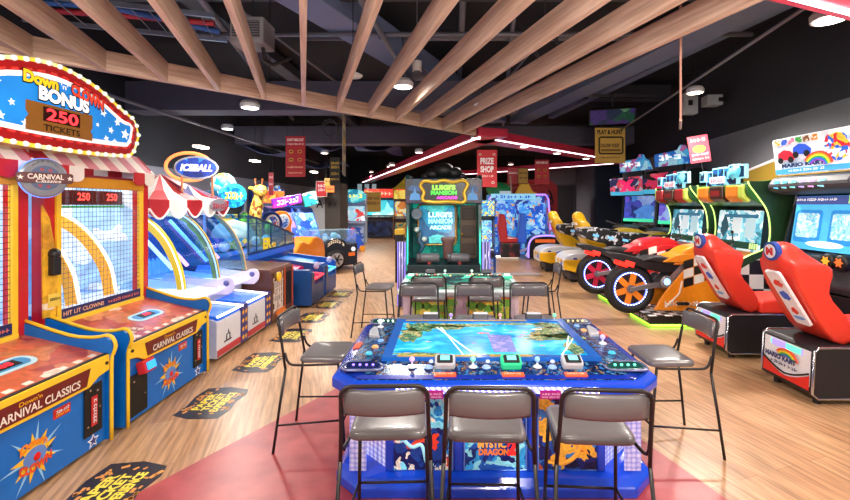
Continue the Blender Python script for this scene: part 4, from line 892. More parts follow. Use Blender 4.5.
# ------------------------------------------------------------------ ball alleys on the left (front faces +x)
def ball_alley(Yc, label, W=.70):
    t = thing('ball_alley', label, 'arcade machine', (-2.44,Yc,0), PI/2, 'ball alleys with arched glass')
    h = W/2
    MB().prism([(0,.05),(0,.44),(.06,.47),(.5,.47),(.5,.05)],'x',-h,h).build('tray_box', M('#d9dae2',.3), t, .006)
    MB().plate(rect(W-.01,.07,0,.10),(0,0,0),t=.006).build('kick_panel', M('#b8303a',.35), t)
    pil = MB().box(h-.17,h,-.012,.4,.05,.50).build('star_pillar', M('#2f2f7a',.35), t, .004)
    m = MB()
    for k in range(4): 
        for x in (h-.125,h-.05): m.plate(star(.034,.015,5,PI/2,x,.11+.1*k),(0,-.012,0),t=.003)
    m.build('gold_stars', M('#f0b02a',.4,emit=.1), pil)
    MB().plate(rect(W-.2,.10,-.085,.52),(0,0,.0),t=.004) if False else None
    tr = MB().prism([(.0,.455),(.02,.50),(.42,.53),(.42,.48)],'x',-h+.02,h-.18).build('tray', M('#2a6fe0',.25,emit=.25), t)
    rim = [(-h+.02,0,.50),(-h+.02,-.02,.505),(h-.22,-.02,.505),(h-.18,0,.508),(h-.18,.4,.55)]
    MB().tube([Vector(p) for p in curve(rim,4)],.014,6).build('tray_light', GLOW('#f4f2ff',1.8), t)
    # logo mark on the tray box
    MB().tube([(-.15,-.004,.20),(-.15,-.004,.26),(-.08,-.004,.26),(-.08,-.004,.20)],.006,5,closed=False).build('logo_mark', M('#222228',.4), t)
    MB().plate([(-.2,.18),(-.04,.18),(-.04,.195),(-.2,.195)],(0,0,0),t=.003).plate([(-.12,.27),(-.105,.31),(-.09,.27)],(0,0,0),t=.003).build('logo_base', M('#222228',.4), t)
    # lane
    MB().box(-h,h,.4,2.6,.05,.64).build('lane_base', M('#d0d0dc',.3), t)
    MB().prism([(.3,.66),(.3,.68),(1.4,.82),(2.5,.82),(2.5,.64),(.3,.64)],'x',-h+.03,h-.03).build('lane', M('#efe6f4',.2,emit=.12), t)
    MB().tube([Vector(p) for p in curve([(-h+.03,.34,.69),(-h+.05,.27,.69),(h-.05,.27,.69),(h-.03,.34,.69)],4)],.013,6).build('lane_light', GLOW('#f6eefc',1.6), t)
    wave = [(.22,.60),(.16,.66),(.15,.76),(.2,.81),(.27,.805),(.36,.78),(.55,.80),(1.0,.86),(1.0,.6)]
    MB().prism([(p.x,p.y) for p in curve(wave,3)],'x',h-.02,h).build('divider', M('#e4d8ec',.25,emit=.15), t, .004)
    bk = MB().lathe([(.032,0),(.036,.015),(.02,.035)],(h-.02,.24,.74),(-1,0,0),16).build('ball_knob', M('#5a5a9a',.25,coat=.4), t, smooth=True)
    # arched glass cabin
    arch = curve([(.33,.80),(.38,1.05),(.52,1.35),(.75,1.57),(1.1,1.68),(1.9,1.7)],5)
    for s,w,c in ((-1,.055,'#f0d840'),(1,.03,'#e0b060')):
        out = [(p.x,p.y) for p in arch]; inn = [(p.x+w*1.6*(1 if i<14 else .5), p.y-w*(i/len(arch))*1.8-.01) for i,p in enumerate(arch)]
        MB().prism(out+inn[::-1],'x',s*h-.012,s*h+.012).build('arch_rail', M(c,.35,emit=.2), t)
    MB().tube([(-h-.016,p.x+.02,p.y-.01) for p in arch],.008,6).build('arch_light', GLOW('#dff0ff',1.5), t)
    g = MB(); R = [[Vector((x,p.x+.01,p.y-.01)) for x in (-h+.02,h-.02)] for p in arch]; g.loft(R,cap=False,closed=False); g.build('glass_hood', GLASS('#e4f4ff',.05), t, smooth=True)
    MB().box(-h,h,2.45,2.5,.8,1.75).build('back_board', ART(['#1f7ae0','#3fa8f0','#1458b8','#8fd8f8','#2f5fd0'],4,.9,.3,.8,seed=int(Yc*10)), t)
    for s in (-1,1):
        sp = [(p.x,p.y) for p in arch]; MB().prism(sp+[(2.45,1.7),(2.45,.8)],'x',s*(h-.02)-.004,s*(h-.02)+.004).build('side_glass', GLASS('#cfe8ff',.05), t)
    m = MB()
    for k in range(9):
        x = -h+.05+k*(W-.1)/8; m.plate([(x-.03,.82),(x+.03,.82),(x+.03,.98),(x,1.03),(x-.03,.98)],(0,1.25,0),t=.015)
    m.build('picket_fence', M('#eef6ff',.3,emit=.5), t)
    MB().box(-h+.03,h-.03,1.3,2.44,.82,.86).build('target_ramp', M('#5fb0e8',.3,emit=.5), t)
    for k,(x,y) in enumerate([(0,1.55),(0,1.9),(-.18,2.2),(.18,2.2)]):
        MB().torus((x,y,.95+.18*(k>1)+.1*k),.1,.014,(0,-.4,1)).build('target_ring', M('#e8f0ff',.3,emit=.7), t, smooth=True)
    for x,c in ((-.12,'#f4f6ff'),(.16,'#f2a8e8')):
        MB().tube([(x,.62,.98),(x,1.1,1.5)],.022,8).build('light_tube', GLOW(c,1.8), t, smooth=True)
    l = bpy.data.lights.new('alley_light','AREA'); l.energy = 7; l.size = .6; l.color = (.75,.88,1); lo = bpy.data.objects.new('alley_light',l); COL.objects.link(lo); lo.parent = t; lo.location = (0,1.1,1.62)
    return t
ball_alley(4.95,'first white ball alley, nearer, beside the second carnival cabinet')
ball_alley(5.65,'second white ball alley, farther, beside the brown coin door cabinet')
t = thing('tent_canopy','red and white striped circus tent over the ball alleys','canopy',(-3.12,5.35,0),PI/2)
def tent():
    ex, y0, y1, ze = .83, .0, .75, 1.76
    # near half: cone of stripes; then ridge
    apexL = Vector((-.1,.36,2.08)); apexR = Vector((.5,.38,1.98))
    per = []
    for k in range(6): per.append(Vector((-ex+ (2*ex)*k/5, y0, ze)))
    left = [Vector((-ex, y1-(y1)*k/3, ze)) for k in range(4)]
    m = MB(); ring = left[:-1]+per
    for i in range(len(ring)-1):
        a, b = ring[i], ring[i+1]; m.mi = (i+1)%2
        ap = apexL if (a.x+b.x)/2 < .15 else apexR
        mid = lambda p: p.lerp(ap,.5)-Vector((0,0,.05))
        vs = [m.bm.verts.new(q) for q in (a,b,mid(b),mid(a))]; m._f(vs)
        vs2 = [m.bm.verts.new(q) for q in (mid(a),mid(b),ap)]; m._f(vs2)
    m.mi = 0; m._f([m.bm.verts.new(q) for q in (apexL,Vector((.14,y0+.19,1.9)),apexR)]); 
    m.mi = 1; m._f([m.bm.verts.new(q) for q in (Vector((ex,y0,ze)),Vector((ex,y1,ze)),apexR)])
    m.mi = 0; m._f([m.bm.verts.new(q) for q in (Vector((ex,y1,ze)),Vector((-ex,y1,ze)),apexL,apexR)])
    m.build('tent_roof', [M('#b3202c',.5),M('#f0ece8',.5)], t)
    m = MB()
    for i in range(len(ring)-1):
        a, b = ring[i], ring[i+1]; m.mi = (i+1)%2; u = (b-a).normalized(); w = (b-a).length
        m.plate([(0,0)]+[(w/2-w/2*math.cos(PI*k/8), -.10-.11*math.sin(PI*k/8)) for k in range(9)]+[(w,0)],a,u,(0,0,1),.01)
    m.build('tent_valance', [M('#b3202c',.5),M('#f0ece8',.5)], t)
    m = MB()
    for i in range(len(ring)-1):
        a, b = ring[i], ring[i+1]; m.tube([a.lerp(b,q)+Vector((0,-.012,-.10-.112*math.sin(PI*q))) for q in [k/8 for k in range(9)]],.012,6)
    m.build('valance_trim', M('#f6f2ea',.4,emit=.2), t)
    em = MB().plate(oval(.42,.17,24,.52,1.70),(0,-.02,0),t=.02).build('emblem', M('#a8a8b4',.3,.5), t, .004)
    text('~6',(.52,-.042,1.69),.34,.08,M('#c23a48',.4),t,bold=.04)
    for s in (-1,1): MB().box(s*.8-.015,s*.8+.015,.3,.33,.86,1.76).build('tent_pole', M('#d8d8e0',.3), t)
tent()
t = thing('oval_sign','glowing blue oval sign with orange ring above the striped tent','sign',at(197,168,5.45),.35)
MB().plate(oval(.50,.30),(0,0,0),t=.03).build('rim', M('#c8ccd8',.25,.4), t, .006)
MB().plate(oval(.45,.25),(0,-.03,0),t=.008).build('face', ART(['#0f3fb8','#1a6ae0','#0a2c8a','#2f9af0'],5,.8,.3,.6), t)
text('ICEBALL',(0,-.04,.0),.36,.09,M('#f4f8ff',.3,emit=1.2),t,shear=.25,bold=.05)
MB().torus((-.1,.08,.02),.26,.02,(0,1,0),sy=.68).build('orange_ring', GLOW('#ff8a4a',1.8), t, smooth=True)
for s in (-1,1): MB().tube([(s*.17,.02,-.08),(s*.17,.03,-.36)],.014,8).build('stand', M('#e89a60',.3), t)

# brown coin door cabinet beside the alleys
t = thing('coin_cabinet','brown orange-edged coin door cabinet between the ball alleys and the lit lanes','arcade machine',(-2.44,6.48,0),PI/2)
MB().prism([(0,.04),(0,.74),(.05,.78),(1.6,.86),(1.6,.04)],'x',-.42,.42).build('body', M('#5a3326',.35), t, .008)
MB().plate(rect(.34,.6,-.2,.42),(0,0,0),t=.008).build('art_panel', ART(['#6a4030','#8a5a40','#d8c8b8','#3a2018','#a87050'],10,.1,.3,.3), t)
m = MB()
for k in range(5): m.tube([(-.34+.07*k,-.012,.18),(-.34+.07*k,-.012,.6)],.008,5); 
for k in range(5): m.tube([(-.36,-.012,.2+.1*k),(-.04,-.012,.2+.1*k)],.006,5)
m.build('court_lines', M('#d8c8c0',.4), t)
MB().plate(blob(-.2,.66,.07,.06,random.Random(3)),(0,-.01,0),t=.02).build('yellow_flag', M('#f0b82a',.35,emit=.2), t)
MB().plate(rect(.2,.5,.22,.42),(0,0,0),t=.012).build('coin_door', BLACK, t, .006)
MB().plate(rect(.03,.7,.385,.4),(0,0,0),t=.01).plate(rect(.03,.7,.06,.4),(0,0,0),t=.01).build('orange_edge', M('#c8522a',.35), t)
MB().plate(blob(-.12,.13,.2,.06,random.Random(8)),(0,-.01,0),t=.004).build('flame_art', M('#e0742a',.35,emit=.1), t)

# lit ball lanes
def lit_lane(Yc, body, lane, led, label, ln):
    t = thing('lit_ball_lane', label, 'arcade machine', (-2.2,Yc,0), PI/2, 'lit ball lanes before the wire cage')
    MB().prism([(0,.04),(0,.56),(.05,.62),(.7,.62),(.7,.04)],'x',-.38,-.22).build('side_cabinet', M(body,.35), t, .008)
    MB().prism([(-.012,.06),(-.012,.58),(.0,.58),(.0,.06)],'x',-.37,-.23).build('cabinet_front', ART([body,'#20305a','#30487a'],6,0,.3,.4), t)
    MB().prism([(0,.04),(0,.34),(.1,.40),(.7,.40),(.7,.04)],'x',-.22,.3).build('tray_box', M(body,.35), t, .006)
    MB().prism([(.02,.40),(.0,.44),(.5,.50),(.5,.44)],'x',-.22,.3).build('tray', M(lane,.3,emit=.35), t)
    MB().tube([(-.2,.0,.46),(.3,-.01,.46),(.3,.6,.54)],.016,6).build('tray_light', GLOW(led,2.2), t)
    MB().prism([(.35,.56),(.35,.60),(.95,.70),(.95,.5),(.35,.5)],'x',-.22,.32).build('lane', M(lane,.25,emit=.3), t)
    MB().prism([(.0,.04),(-.01,.58),(.1,.64),(.95,.74),(.95,.04)],'x',.3,.38).build('side_panel', M(body,.35), t, .006)
    b = MB().ball((.34,.12,.6),.07,12).build('ball_bumper', M('#b0a8c8',.25), t, smooth=True)
    return t
lit_lane(7.45,'#15407a','#a81848','#ff3a4a','nearer lit lane with magenta tray and red light',1)
lit_lane(8.3,'#1a4a96','#1a7ad0','#4ac8ff','farther lit lane with blue tray and cyan light',2)

# blue wire-framed ball cage with yellow letters
t = thing('ball_cage','blue glass-walled ball cage with big yellow letters behind the lit lanes','arcade machine',(-3.2,7.9,0),PI/2)
MB().box(-.9,1.2,.0,.9,.0,.82).build('base', M('#1753b0',.35), t, .01)
MB().plate(rect(2.1,.1,.15,.83),(0,0,0),t=.02).build('blue_band', M('#1f6ae0',.3,emit=.2), t)
fr = [(-.9,1.52),(-.6,1.48),(0,1.36),(.7,1.2),(1.2,1.08)]
MB().plate([(-.9,.88)]+[(1.2,.88)]+[(p[0],p[1]) for p in fr[::-1]],(0,.03,0),t=.01).build('glass_side', GLASS('#bfe4f4',.08,.12), t)
m = MB(); m.tube([(x,0.0,z) for x,z in fr],.02,8); m.tube([(-.9,0,.9),(1.2,0,.9)],.02,8)
for x,z in fr: m.tube([(x,0,.88),(x,0,z)],.012,6)
m.tube([(-.9,.85,1.52),(1.2,.85,1.08)],.02,8)
for x,z in fr: m.tube([(x,0,z),(x,.85,z)],.012,6)
m.build('cage_frame', M('#123a66',.35), t)
MB().box(-.88,1.15,.8,.88,.88,1.15).build('back_art', ART(['#1f9ac0','#2f6fd0','#e8e060','#6fd0e0','#174a9a'],3,.5,.3,.8), t)
text('ER',(-.2,-.012,1.02),.36,.2,M('#f4d21a',.35,emit=.4),t,bold=.06,lift=.008)
MB().plate(blob(.1,.96,.09,.05,random.Random(1)),(0,-.01,0),t=.01).build('yellow_ball', M('#e8b83a',.35,emit=.3), t)
for x in (-.7,-.3,.5,1.0): MB().ball((x,.5,1.0),.09,12).build('play_ball', M(['#d8e860','#e8f0f8','#4fc0e0','#e0e8f0'][int(x*2)%4],.35,emit=.3), t, smooth=True)
gh = MB().lathe([(.34,0),(.32,.12),(.22,.24),(.0,.3)],(-.5,.45,1.15),n=20).build('dome_glass', M('#b8dce0',.15,emit=.3), t, smooth=True)

# tall machines along the left wall
def box_machine(name, label, cat, loc, rz, W, H, D, body, scr, mq, title='', tcol='#f8f8f8', group=None, marq='flat', ctl='#3a3a48', emit=.9, base_art=None):
    t = thing(name, label, cat, loc, rz, group); h = W/2
    prof = [(0,0.03),(0,.36*H),(-.06,.40*H),(-.04,.43*H),(.22*D,.46*H),(.36*D,.76*H),(.1*D,.80*H),(.06*D,.97*H),(.12*D,H),(D,H),(D,.03)]
    for s in (-1,1): MB().prism(prof,'x',s*h-.02,s*h+.02).build('side_panel', M(body,.35), t, .005)
    MB().prism([(.02,.03),(.02,.37*H),(-.03,.41*H),(.24*D,.455*H),(D-.02,.455*H),(D-.02,.03)],'x',-h+.02,h-.02).build('lower_body', M(ctl,.35), t)
    if base_art: MB().plate(rect(W*.84,.29*H,0,.19*H),(0,.02,0),t=.01).build('front_art', ART(base_art,8/W,.2,.3,.6,seed=int(W*37+H*11)), t)
    MB().cbox((0,.0,.425*H),(W*.8,.1,.03),(.3,0,0)).build('control_panel', ART([ctl,'#c8ccd4',body],22,.1,.3,.3), t)
    un = Vector((0,.14*D,.30*H)).normalized()
    sc = MB().plate(rect(W-.1,.31*H),(0,.29*D,.61*H),(1,0,0),un,.02).build('screen', ART(scr,5/W,emit,.25,.7,seed=int(H*50)), t)
    MB().prism([(.36*D,.74*H),(.1*D,.80*H),(.06*D,.97*H),(D,.97*H),(D,.74*H)],'x',-h+.02,h-.02).build('hood', M(ctl,.4), t)
    if marq == 'flat':
        m = MB().plate(rrect(W*.96,.17*H,.02,3,0,.885*H),(0,.06*D,0),t=.02).build('marquee', ART(mq,6/W,emit,.3,.5,seed=int(W*91)), t)
        yy = .06*D-.024; zz = .885*H
    else:
        m = MB().plate(oval(W*1.08,.26*H,28,0,.95*H),(0,.04*D,0),t=.08).build('marquee', ART(mq,5/W,emit,.3,.5,seed=int(W*91)), t, .006)
        yy = .04*D-.084; zz = .95*H
    if title: text(title,(0,yy,zz),W*.72,.075*H,M(tcol,.3,emit=1.0),t,bold=.05,lift=.004)
    return t
t = box_machine('ball_drop_game','blue globe-topped game behind the striped tent','arcade machine',(-4.52,9.15,0),PI/2-.6,.54,2.0,.6,'#1a6a9a',['#2fb8d8','#1f7ac8','#8fe0f0','#f0e060'],['#1a8ac8','#2fc0e0','#0f5aa0'],'~5','#f8e83a',marq='oval')
o = MB().lathe([(.0,.0),(.15,.02),(.24,.12),(.26,.24),(.2,.38),(.1,.46),(0,.48)],(0,.35,1.92),n=24).build('globe', ART(['#1f8ac0','#3fc0d8','#0f4a90','#9fe8f0','#e8e04a'],4,.7,.25,.6), t, smooth=True)
# giraffe shaped game
t = thing('giraffe_game','spotted yellow giraffe-shaped game between the blue globe game and the orange seat','arcade machine',(-4.33,9.78,0),PI/2-.5); t.scale = (1.06,1.06,1.06)
SP = ART(['#e8c04a','#f0d060','#8a4a20','#e8b840','#f4d878'],14,.25,.4,.2)
MB().box(-.35,.35,-.3,.4,0,.9).build('base', M('#2a2448',.4), t, .02); MB().plate(rect(.5,.4,0,.5),(0,-.3,0),t=.01).build('base_screen', ART(['#2f6ae0','#e04a8a','#4fd0d8','#1a2a6a'],8,.8), t)
MB().tube(curve([(.0,.05,.85),(.02,.04,1.2),(.06,.0,1.6),(.1,-.05,1.86)],5),[.16]*6+[.13]*5+[.11]*5,12).build('neck', SP, t, smooth=True)
hd = MB().ball((.04,-.12,1.92),.14,14,(1.0,1.3,.85)).ball((-.02,-.28,1.86),.09,12,(1,1,.8)).build('head', SP, t, smooth=True)
for s in (-1,1):
    MB().tube([(.05+s*.07,-.08,2.0),(.06+s*.09,-.06,2.14)],.018,8).ball((.06+s*.09,-.06,2.15),.03,8).build('horn', M('#8a4a20',.4), hd, smooth=True)
    MB().ball((.05+s*.17,-.05,1.96),.06,10,(1.2,.4,.7)).build('ear', SP, hd, smooth=True); MB().ball((.04+s*.09,-.22,1.96),.025,8).build('eye', BLACK, hd, smooth=True)
for x,z,c in ((-.25,1.15,'#7ac03a'),(-.32,1.3,'#4a9a3a'),(.28,1.1,'#6ab83a')): MB().ball((x,-.1,z),.12,8,(1,.4,1.4)).build('leaf', M(c,.4,emit=.15), t, smooth=True)
t = box_machine('toy_arcade','small blue game with jagged peak top beyond the giraffe game','arcade machine',(-5.3,13.3,0),PI/2-.5,.9,2.2,.8,'#274a9a',['#3f8ae0','#8fd0f0','#2a4ab0','#e8f0f8'],['#e8702a','#f0a040','#d84a2a'],'','#fff')
MB().prism([(-.45,1.95),(-.3,2.3),(-.18,2.05),(0,2.4),(.14,2.1),(.3,2.32),(.45,1.95)],'y',.1,.3).build('mountain_top', ART(['#3f7ac8','#e8f4f8','#2a4a90','#8fc8e8'],5,.4), t)
# two big ride seats
def ride_seat(loc, col, inner, label):
    t = thing('ride_seat', label, 'ride seat', loc, PI/2-.55, 'big rounded ride seats'); t.scale = (.92,.92,.94)
    P = curve([(-.34,.55),(-.36,.9),(-.3,1.15),(-.34,1.35),(-.2,1.58),(0,1.64),(.2,1.58),(.34,1.35),(.3,1.15),(.36,.9),(.34,.55)],4)
    MB().prism([(p.x,p.y) for p in P],'y',.0,.16).build('back_shell', M(col,.3,coat=.3), t, .03)
    MB().lathe([(.2,0),(.22,.01),(.2,.02)],(0,-.002,1.34),(0,-1,0),24).build('headrest_ring', M('#f0f0f4',.3), t)
    MB().plate(oval(.34,.34,24,0,1.34),(0,-.02,0),t=.01).build('headrest_disc', ART(inner,10,.2,.3,.4), t)
    MB().prism([(-.5,.3),(-.5,.55),(-.3,.62),(.16,.62),(.16,.3)],'x',-.36,.36).build('seat_base', M(col,.3,coat=.3), t, .04)
    MB().box(-.34,.34,-.4,.14,.02,.3).build('base', M('#202430',.4), t, .02)
    return t
ride_seat((-4.22,10.5,0),'#1a3a90',['#d83a3a','#2f6ad8','#e8e8f0'],'dark blue ride seat with round headrest badge, left of the orange one')
ride_seat((-4.3,11.4,0),'#f08a1a',['#2f5ab8','#e8f0f8','#5f8ad8'],'orange ride seat with round headrest badge')
t = thing('orange_kiddie_car','rounded orange car body behind the blue cage','ride car',(-3.36,10.05,0),PI/2-.3)
t.scale=(.8,.8,.95)
MB().prism([(p.x,p.y) for p in curve([(-.7,.3),(-.72,.65),(-.45,.92),(-.1,.86),(.2,1.0),(.6,.9),(.72,.6),(.7,.3)],4)],'y',-.35,.35).build('body', M('#f08a1a',.3,coat=.4), t, .05)
for x in (-.45,.45): MB().lathe([(.2,-.06),(.22,0),(.2,.06)],(x,-.36,.28),(0,1,0),20).build('wheel', BLACK, t, smooth=True)
MB().ball((-.55,-.25,.75),.08,10).build('headlight', M('#f8f4e0',.2,emit=.6), t, smooth=True)
# tilted blue screens machine with purple marquee
def tilt_machine(loc, label):
    t = thing('tilt_screen_game', label, 'arcade machine', loc, PI/2-.75); t.scale = (.82,.82,.82)
    MB().prism([(-.2,0),(-.2,.75),(.55,1.95),(1.0,2.05),(1.1,0)],'x',-.85,.85).build('body', M('#1f3f8a',.35), t, .01)
    un = Vector((0,.53,.85)).normalized()
    for x in (-.42,.42):
        f = MB().plate(rect(.74,1.15),(x,.13,1.28),(1,0,0),un,.02).build('screen', ART(['#2f6ad8','#5f9af0','#b8d8f8','#1a3fa0','#8f6ad8'],4,.9,.25,.7,seed=int(x*10)), t)
    MB().tube([(0,-.19,.8),(0,.52,1.94)],.03,8).build('center_rail', GLOW('#3f6aff',1.2), t)
    MB().cbox((-.3,.3,2.22),(1.1,.12,.34),(0,-.18,0)).build('marquee', ART(['#5a1a9a','#8a2ac8','#e83ab0','#3a1a7a'],4,.7,.3,.5), t, .02); text('~6',(-.3,.23,2.22),.8,.2,M('#e8d8f8',.3,emit=.8),t,(1,0,.18),(0,0,1),lift=.01)
    MB().cbox((.62,.3,2.3),(.55,.1,.5),(0,-.25,0)).build('side_sign', ART(['#2fb8a0','#8fe8d0','#e8f8f0','#1f7a9a'],5,.7,.3,.5), t, .02)
    MB().box(-.8,.8,-.45,-.2,.55,.8).build('control_shelf', ART(['#3a4a8a','#c8d0e8','#8a9ad0','#e84a4a'],9,.2), t, .02)
    for x in (-.5,.5): MB().ball((x,-.4,.9),.09,10).build('trigger_ball', M('#e83a3a',.3,emit=.3), t, smooth=True)
    return t
tilt_machine((-4.32,12.7,0),'tilted twin blue screen game with purple and teal signs on top')
# low off-road buggy ride with big tyre and glass top
t = thing('buggy_ride','dark buggy-shaped prize ride with big front tyre and glass top, beside the aisle','arcade machine',(-2.98,11.3,0),PI/2-.95); t.scale = (.88,.88,.88)
MB().box(-.75,.75,-.2,.66,.12,.78).build('body', M('#232a3a',.35), t, .04)
MB().prism([(p.x,p.y) for p in curve([(-.3,.2),(-.36,.5),(-.28,.86),(0,.96),(.3,.86),(.36,.5),(.3,.2)],4)],'y',-.34,-.16).build('fender', M('#1a2230',.35), t, .03)
for x in (-.02,): 
    w = MB().lathe([(.18,-.09),(.27,-.09),(.30,-.04),(.30,.04),(.27,.09),(.18,.09)],(x,-.36,.34),(0,1,0),28).build('tyre', M('#15151a',.6), t, smooth=True)
    MB().lathe([(.0,0),(.19,0),(.2,.02)],(x,-.45,.34),(0,-1,0),24).build('rim', M('#c8ccd4',.25,.6), w)
    m = MB()
    for k in range(6): a = k*PI/3; m.cbox((x+.1*math.cos(a),-.475,.34+.1*math.sin(a)),(.13,.02,.04),(0,-a,0))
    m.build('spokes', M('#3a3c44',.3,.5), w); MB().lathe([(.05,0),(.04,.03)],(x,-.46,.34),(0,-1,0),14).build('hub', BLACK, w)
text('~7',(.0,-.345,.76),.5,.1,M('#e8d8c0',.4,emit=.2),t,arc=1.2,bold=.04)
MB().box(-.72,.72,-.15,.62,.78,1.18).build('glass_top', GLASS('#cfe8f8',.08,.15), t)
r = random.Random(6)
for k in range(16): MB().ball((r.uniform(-.6,.6),r.uniform(-.05,.52),.84+r.uniform(0,.2)),.09,8).build('prize', M(r.choice(['#c8e0f8','#e8f4ff','#8fb8e8','#5f8ad0','#a8d8d8']),.4,emit=.25), t, smooth=True)
for x in (-.6,.6): MB().ball((x,-.2,.6),.07,10).build('lamp', M('#f0f4ff',.2,emit=.8), t, smooth=True)
MB().plate(rect(.2,.1,.55,.45),(0,-.2,0),t=.01).build('orange_marker', M('#f0702a',.3,emit=.4), t)
# kids' chairs and toys near the tyre
t = thing('toy_cluster_ride','small red and blue toddler ride beside the far claw games','ride car',(-3.35,15.6,0),PI/2-.8); t.scale = (.7,.7,.7)
MB().prism([(p.x,p.y) for p in curve([(-.5,.15),(-.55,.5),(-.2,.7),(.1,.95),(.4,.6),(.55,.3),(.5,.15)],4)],'y',-.25,.25).build('body', M('#2a5ad0',.35,emit=.1), t, .04)
MB().lathe([(.1,.7),(.14,.8),(.14,1.1),(.08,1.25)],(.0,0,0),n=14).build('red_tower', M('#d82a2a',.35,emit=.15), t, smooth=True)
for x in (-.4,.4): MB().lathe([(.16,-.05),(.16,.05)],(x,-.27,.17),(0,1,0),16).build('wheel', M('#f0a02a',.4), t)

# far end of the left aisle
box_machine('claw_machine','pale claw machine with round teal top at the far end','arcade machine',(-3.95,18.6,0),.1,1.0,2.2,.8,'#c8d8e8',['#e8f4f8','#a8d8e8','#d83a3a','#8fc0e8'],['#2fb8c8','#8fe8e8','#1f8ab0'],'~4','#f8f880',marq='oval',ctl='#8fa8d8',base_art=['#3f6ad8','#c8d8f8'])
box_machine('big_screen_game','wide game with glowing aqua screen and red top sign at the far end','arcade machine',(-3.05,22.0,0),.05,2.2,2.6,.9,'#1a2a4a',['#8ff0f0','#3fc8d8','#c8f8f8','#2f9ac8'],['#e83a2a','#f06a3a'],'~8','#f8c8a8',base_art=['#101828','#1a2a5a','#2f3f6a'],emit=1.2)
t = box_machine('golden_game','tall golden game with pagoda top at the far end','arcade machine',(-1.95,21.0,0),0,1.15,2.5,.9,'#b8862a',['#e8c860','#6fb0d8','#f0e0a0','#c87a3a'],['#f0d860','#c8a83a'],'','#fff',base_art=['#d8a83a','#c84a2a','#f0d070','#2f8a8a'])
MB().lathe([(.7,0),(.5,.12),(.3,.3),(.1,.5),(.0,.62)],(0,.4,2.5),n=8).build('pagoda_top', M('#c8a838',.35,emit=.2), t)
t = thing('dark_kiosk','slim dark kiosk with yellow top left of the ghost game','kiosk',(-1.0,9.5,0))
MB().box(-.09,.09,-.1,.2,0,1.05).build('body', M('#1a1a20',.4), t, .01); MB().box(-.1,.1,-.11,.21,1.05,1.17).build('top', M('#e8b83a',.35,emit=.2), t, .01)
for k,(x,lab) in enumerate([(-5.3,'first white pillar banner on the far wall'),(-4.85,'second white pillar banner on the far wall'),(-4.4,'third white pillar banner on the far wall')]):
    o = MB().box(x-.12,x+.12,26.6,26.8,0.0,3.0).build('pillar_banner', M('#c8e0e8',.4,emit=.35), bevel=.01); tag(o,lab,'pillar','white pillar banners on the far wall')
t = thing('brown_booth','dark brown booth wall with two round eyes, left of the far claw machine','booth',at(334,240,15.6).xy.to_3d())
MB().box(-.28,.28,-.2,1.0,0,2.5).build('wall', M('#3f3833',.6), t, .02)
for s in (-1,1): MB().ball((s*.1,-.2,1.75),.035,10).build('eye', BLACK, t, smooth=True)
MB().box(-.95,-.3,-.05,.0,0,2.2).build('white_screen', M('#a8a8ac',.5), t); text('A',(-.5,-.055,1.75),.25,.3,BLACK,t)

# ------------------------------------------------------------------ hanging posters
def poster(c, w, h, col, lines, label, rz=0.0, tilt=0.0, rod=True, icons=None, th=.012, border=None, name='hanging_poster'):
    t = thing(name, label, 'poster', c, rz, 'posters hanging from the ceiling')
    if tilt: t.rotation_euler = (0,tilt,rz)
    MB().plate(rect(w,h),(0,th/2,0),t=th).build('sheet', M(col,.5,emit=.12), t)
    if border:
        m = MB(); b = .03*w/.5
        for x0,x1,z0,z1 in ((-w/2,w/2,h/2-b,h/2),(-w/2,w/2,-h/2,-h/2+b),(-w/2,-w/2+b,-h/2,h/2),(w/2-b,w/2,-h/2,h/2)): m.plate([(x0,z0),(x1,z0),(x1,z1),(x0,z1)],(0,-th/2,0),t=.002)
        m.build('border', M(border,.5), t)
    for s,y,wf,hf,c2 in lines: text(s,(0,-th/2,h*y),w*wf,h*hf,M(c2,.5,emit=.15),t,bold=.04)
    if icons:
        for (x,z,sz,c2) in icons:
            ic = MB().plate(oval(w*sz,w*sz*.8,16,w*x,h*z),(0,-th/2,0),t=.003).build('icon', M(c2,.5), t); MB().plate(oval(w*sz*.6,w*sz*.4,14,w*x,h*z),(0,-th/2-.003,0),t=.002).build('icon_core', M('#7a2a1a',.5), ic)
    if rod: MB().tube([(-w*.4,0,h/2),(-w*.4,0,h/2+max(.4,4.6-c[2]-h/2))],.004,5).tube([(w*.4,0,h/2),(w*.4,0,h/2+max(.4,4.6-c[2]-h/2))],.004,5).build('wire', DARK, t)
    return t
poster(at(295.5,156.5,11),.50,1.04,'#b8222a',[("DON'T MISS OUT",.41,.84,.07,'#f6e8e0'),('~14',.31,.8,.045,'#f6e8e0'),('~15',-.26,.8,.045,'#f0c8a0'),('~18',-.4,.7,.035,'#f0c8a0')],"red ticket offer poster with four yellow icons, hanging above the left games",icons=[(-.22,.12,.24,'#e8b03a'),(.22,.12,.24,'#e8903a'),(-.22,-.08,.24,'#e8b03a'),(.22,-.08,.24,'#e8903a')])
poster(at(487,168.5,9.5),.44,.82,'#c9262e',[('PRIZE',.2,.66,.17,'#fbf4f0'),('SHOP',-.02,.66,.17,'#fbf4f0'),('~9',-.2,.66,.06,'#f4d0c8')],'red prize shop poster hanging below the canopy point',icons=[(-.35,.38,.14,'#f0e0d0'),(.35,.38,.14,'#f0e0d0'),(-.3,-.38,.16,'#e88a3a'),(.3,-.38,.16,'#f0e0d0')])
pp = poster(at(610,145.5,11),.77,.90,'#c99f4a',[('PLAY & HUNT',.38,.86,.13,'#2a2018'),('~6',.23,.3,.045,'#2a2018'),('GOLDEN TICKET',.0,.62,.1,'#2a2018'),('~20',-.34,.66,.04,'#5a4422')],'golden ticket hunt poster hanging near the dark blue wall')
